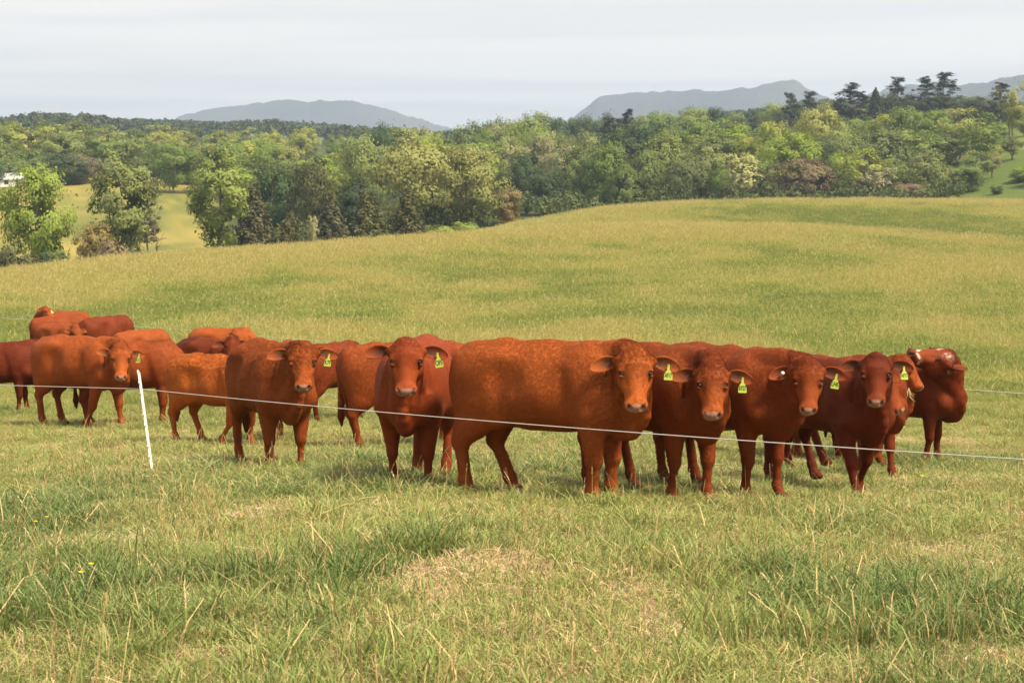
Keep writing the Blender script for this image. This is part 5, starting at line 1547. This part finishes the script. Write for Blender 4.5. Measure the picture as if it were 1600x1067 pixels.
def grass_object(name, X, Y, idx, scl, tone, far, label=None):
    n = len(X)
    Zz = ground_z(X, Y) - .01
    me = bpy.data.meshes.new(name)
    me.vertices.add(n); me.vertices.foreach_set('co', np.stack([X, Y, Zz], -1).astype(np.float32).ravel())
    rot = np.stack([_gg.normal(size=n) * .10, _gg.normal(size=n) * .10, _gg.uniform(0, 6.283, n)], -1)
    set_attr(me, 'rot', 'FLOAT_VECTOR', rot.astype(np.float32))
    set_attr(me, 'scl', 'FLOAT_VECTOR', np.asarray(scl, np.float32))
    set_attr(me, 'tone', 'FLOAT', np.asarray(tone, np.float32))
    set_attr(me, 'far', 'FLOAT', np.asarray(far, np.float32))
    set_attr(me, 'pick', 'INT', np.asarray(idx, np.int32))
    o = bpy.data.objects.new(name, me); COL.objects.link(o)
    o['kind'] = 'stuff'
    ng = bpy.data.node_groups.new(name + '_scatter', 'GeometryNodeTree')
    ng.interface.new_socket('Geometry', in_out='INPUT', socket_type='NodeSocketGeometry')
    ng.interface.new_socket('Geometry', in_out='OUTPUT', socket_type='NodeSocketGeometry')
    N = ng.nodes; L = ng.links
    gi, go = N.new('NodeGroupInput'), N.new('NodeGroupOutput')
    jn = N.new('GeometryNodeJoinGeometry')
    for src in TUFT_ORDER:
        oi = N.new('GeometryNodeObjectInfo'); oi.inputs['Object'].default_value = src; oi.inputs['As Instance'].default_value = False
        g2 = N.new('GeometryNodeGeometryToInstance')
        L.new(oi.outputs['Geometry'], g2.inputs[0]); L.new(g2.outputs[0], jn.inputs[0])
    ip = N.new('GeometryNodeInstanceOnPoints'); ip.inputs['Pick Instance'].default_value = True
    def attr(nm, dt):
        a = N.new('GeometryNodeInputNamedAttribute'); a.data_type = dt; a.inputs['Name'].default_value = nm
        return a.outputs['Attribute']
    mp = N.new('GeometryNodeMeshToPoints')
    L.new(gi.outputs[0], mp.inputs['Mesh'])
    L.new(mp.outputs[0], ip.inputs['Points']); L.new(jn.outputs[0], ip.inputs['Instance'])
    L.new(attr('pick', 'INT'), ip.inputs['Instance Index'])
    e2r = N.new('FunctionNodeEulerToRotation')
    L.new(attr('rot', 'FLOAT_VECTOR'), e2r.inputs[0])
    L.new(e2r.outputs[0], ip.inputs['Rotation'])
    L.new(attr('scl', 'FLOAT_VECTOR'), ip.inputs['Scale'])
    L.new(ip.outputs[0], go.inputs[0])
    md = o.modifiers.new('scatter', 'NODES'); md.node_group = ng
    return o

# near pasture, the turf the cattle stand on
X1, Y1 = scatter(6.2, 22, 54); X2, Y2 = scatter(22, 48, 34)
X, Y = np.concatenate([X1, X2]), np.concatenate([Y1, Y2])
n = len(X); Dn = np.hypot(X, Y)
gf, sf = blob_field(X, Y, GREEN), blob_field(X, Y, STRAWP)
tn = np.clip(field_tone(X, Y) * .85 + .05 + gf * .75 - sf * 1.4, 0, 1)
u_ = _gg.uniform(0, 1, n)
lushp = np.clip(.04 + + .75 * gf + .45 * np.clip(tn - .55, 0, 1) - sf, 0, .8)
matp = np.clip(.08 + .92 * np.clip(sf * 1.5, 0, 1) + .35 * np.clip(.32 - tn, 0, 1), 0, .95)
stp = .022
pick = np.where(u_ < lushp, 5 + _gg.integers(0, 4, n), np.where(u_ < lushp + stp, 12 + _gg.integers(0, 3, n), _gg.integers(0, 5, n)))
u2 = _gg.uniform(0, 1, n)
pick = np.where((u2 < matp) & (pick < 5), 9 + _gg.integers(0, 3, n), pick)
pick = np.where((u2 < .92) & (sf > .33), 9 + _gg.integers(0, 3, n), pick)
pick = np.where(_gg.uniform(0, 1, n) < .002, 15, pick)
hs_ = 1.12 * (.75 + .5 * fbm(X / 1.5, Y / 1.5, 61, 3)) * _gg.uniform(.75, 1.25, n)
wd = _gg.uniform(.85, 1.25, n)
scl = np.stack([wd, wd, hs_], -1)
hs_ = hs_ * np.interp(Dn, [11, 15, 20, 30, 38], [1, .72, .60, .65, .85])
scl = np.stack([wd, wd, hs_], -1)
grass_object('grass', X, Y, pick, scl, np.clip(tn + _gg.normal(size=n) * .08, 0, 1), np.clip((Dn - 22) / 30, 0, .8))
# far meadow
XA, YA = scatter(46, 95, 9, 1.4); XB, YB = scatter(95, 165, 6.5, 1.35); XC, YC = scatter(165, 262, 4.2, 1.3)
X, Y = np.concatenate([XA, XB, XC]), np.concatenate([YA, YB, YC])
n = len(X); Dn = np.hypot(X, Y)
tn = field_tone(X, Y)
pick = np.where(_gg.uniform(0, 1, n) < .04 + .75 * (1 - tn) ** 2, 20 + _gg.integers(0, 3, n), 16 + _gg.integers(0, 4, n))
wd = _gg.uniform(.9, 1.4, n) * np.interp(Dn, [46, 95, 165, 262], [.95, 1.15, 1.5, 1.9])
hs_ = _gg.uniform(.8, 1.1, n) * np.interp(Dn, [46, 60, 165], [.75, 1.0, 1.15])
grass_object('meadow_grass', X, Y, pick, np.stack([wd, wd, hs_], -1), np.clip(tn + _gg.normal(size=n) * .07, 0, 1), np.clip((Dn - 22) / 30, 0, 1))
# hillside beyond the hollow keeps to its ground material: its blades are far below a pixel
# ------------------------------------------------------------------ far buildings, pole, masts
def prism(name, pts, y0, y1, mat, parent=None):
    n = len(pts)
    V = [(x, y0, z) for x, z in pts] + [(x, y1, z) for x, z in pts]
    return mesh_obj(name, V, [tuple(range(n)), tuple(range(n, 2 * n))[::-1]] + [((i + 1) % n, i, i + n, (i + 1) % n + n) for i in range(n)], mat, parent)
WALLP = plain('white_siding', (.74, .73, .70), .7)
ROOFW = plain('white_metal_roof', (.66, .67, .68), .45)
ROOFG = plain('grey_metal_roof', (.24, .25, .27), .5)
DARKW = plain('window_dark', (.03, .035, .04), .2)
def farm_house(px, D, W, Dp, eave, ridge, roofm, label, rz=0.0, up=0.0):
    p = at_dist(px, D)
    r = empty('farm_building', (p.x, p.y, p.z + up), rz)
    thing(r, label, 'building')
    prism('wall', [(-W/2, -1.5), (W/2, -1.5), (W/2, eave), (-W/2, eave)], -Dp/2, Dp/2, WALLP, r)
    V = [(-W/2-.4, -Dp/2-.4, eave-.1), (W/2+.4, -Dp/2-.4, eave-.1), (W/2+.4, 0, ridge), (-W/2-.4, 0, ridge), (-W/2-.4, Dp/2+.4, eave-.1), (W/2+.4, Dp/2+.4, eave-.1)]
    V = V + [(x, y, z + .18) for x, y, z in V]
    mesh_obj('roof', V, [(0,1,2,3),(3,2,5,4),(7,6,9,8),(8,9,10,11)] + [(0,6,7,1),(1,7,8,2),(2,8,11,5),(5,11,10,4),(4,10,9,3),(3,9,6,0)], roofm, r)
    for s_ in (-1, 1):
        prism('gable', [(-Dp/2, eave), (Dp/2, eave), (0, ridge)], -.05, .05, WALLP, r).matrix_local = Matrix.Translation((s_ * W/2 * .98, 0, 0)) @ Matrix.Rotation(math.pi/2, 4, 'Z')
    for k in range(3):
        prism('window', [(-.45, .2), (.45, .2), (.45, eave - .25), (-.45, eave - .25)], -Dp/2-.04, -Dp/2+.02, DARKW, r).location.x = (k - 1) * W * .3
    return r
farm_house(14, 432, 8, 6, 1.3, 2.5, ROOFW, 'white-roofed farmhouse half hidden behind the far left trees', .2, .1)
farm_house(76, 428, 5, 4, 1.7, 2.9, ROOFG, 'low shed with grey roof at the top of the open left hillside', -.15, .4)
# white pole in the gap of the wood
_p = at_dist(808, 500)
_b = row_height(_p, 216); _tp = row_height(_p, 199)
tube_o = tube('utility_pole', [(_p.x, _p.y, _p.z - .5), (_p.x, _p.y, (_p.z + _tp) / 2), (_p.x, _p.y, _tp)], [.30, .28, .25], WALLP, None, 10)
thing(tube_o, 'thin white pole standing in the gap of the wood', 'pole')
MAST = plain('mast_grey', (.35, .36, .38), .5)
for _px, _tp, _bt, _lb in ((1232, 124, 134, 'radio mast on the pointed summit of the right mountain'), (1021, 131, 141, 'small radio mast on the flat top of the right mountain')):
    a = math.atan((_px - CX) / FPX); D = 4600
    q = Vector((D * math.sin(a), D * math.cos(a), 0)); h0 = -float(drop_at(D, _bt)) - 6; h1 = -float(drop_at(D, _tp))
    thing(tube('radio_mast', [q + Vector((0, 0, h0)), q + Vector((0, 0, (h0 + h1) / 2)), q + Vector((0, 0, h1))], [.7, .5, .3], MAST, None, 6), _lb, 'mast')

# ------------------------------------------------------------------ air between here and the mountains
_V = [(x, y, z) for z in (-62, 262) for x, y in ((-4500, -60), (4500, -60), (4500, 6300), (-4500, 6300))]
hz_ = NT('haze_air')
_pv = hz_.n.new('ShaderNodeVolumePrincipled')
_pv.inputs['Color'].default_value = (.60, .775, 1.0, 1)
_pv.inputs['Density'].default_value = .00019
_pv.inputs['Anisotropy'].default_value = .2
hz_.l.new(_pv.outputs[0], hz_.out.inputs['Volume'])
haze = mesh_obj('haze', _V, [(3, 2, 1, 0), (4, 5, 6, 7), (0, 1, 5, 4), (1, 2, 6, 5), (2, 3, 7, 6), (3, 0, 4, 7)], hz_.m)
haze['kind'] = 'stuff'
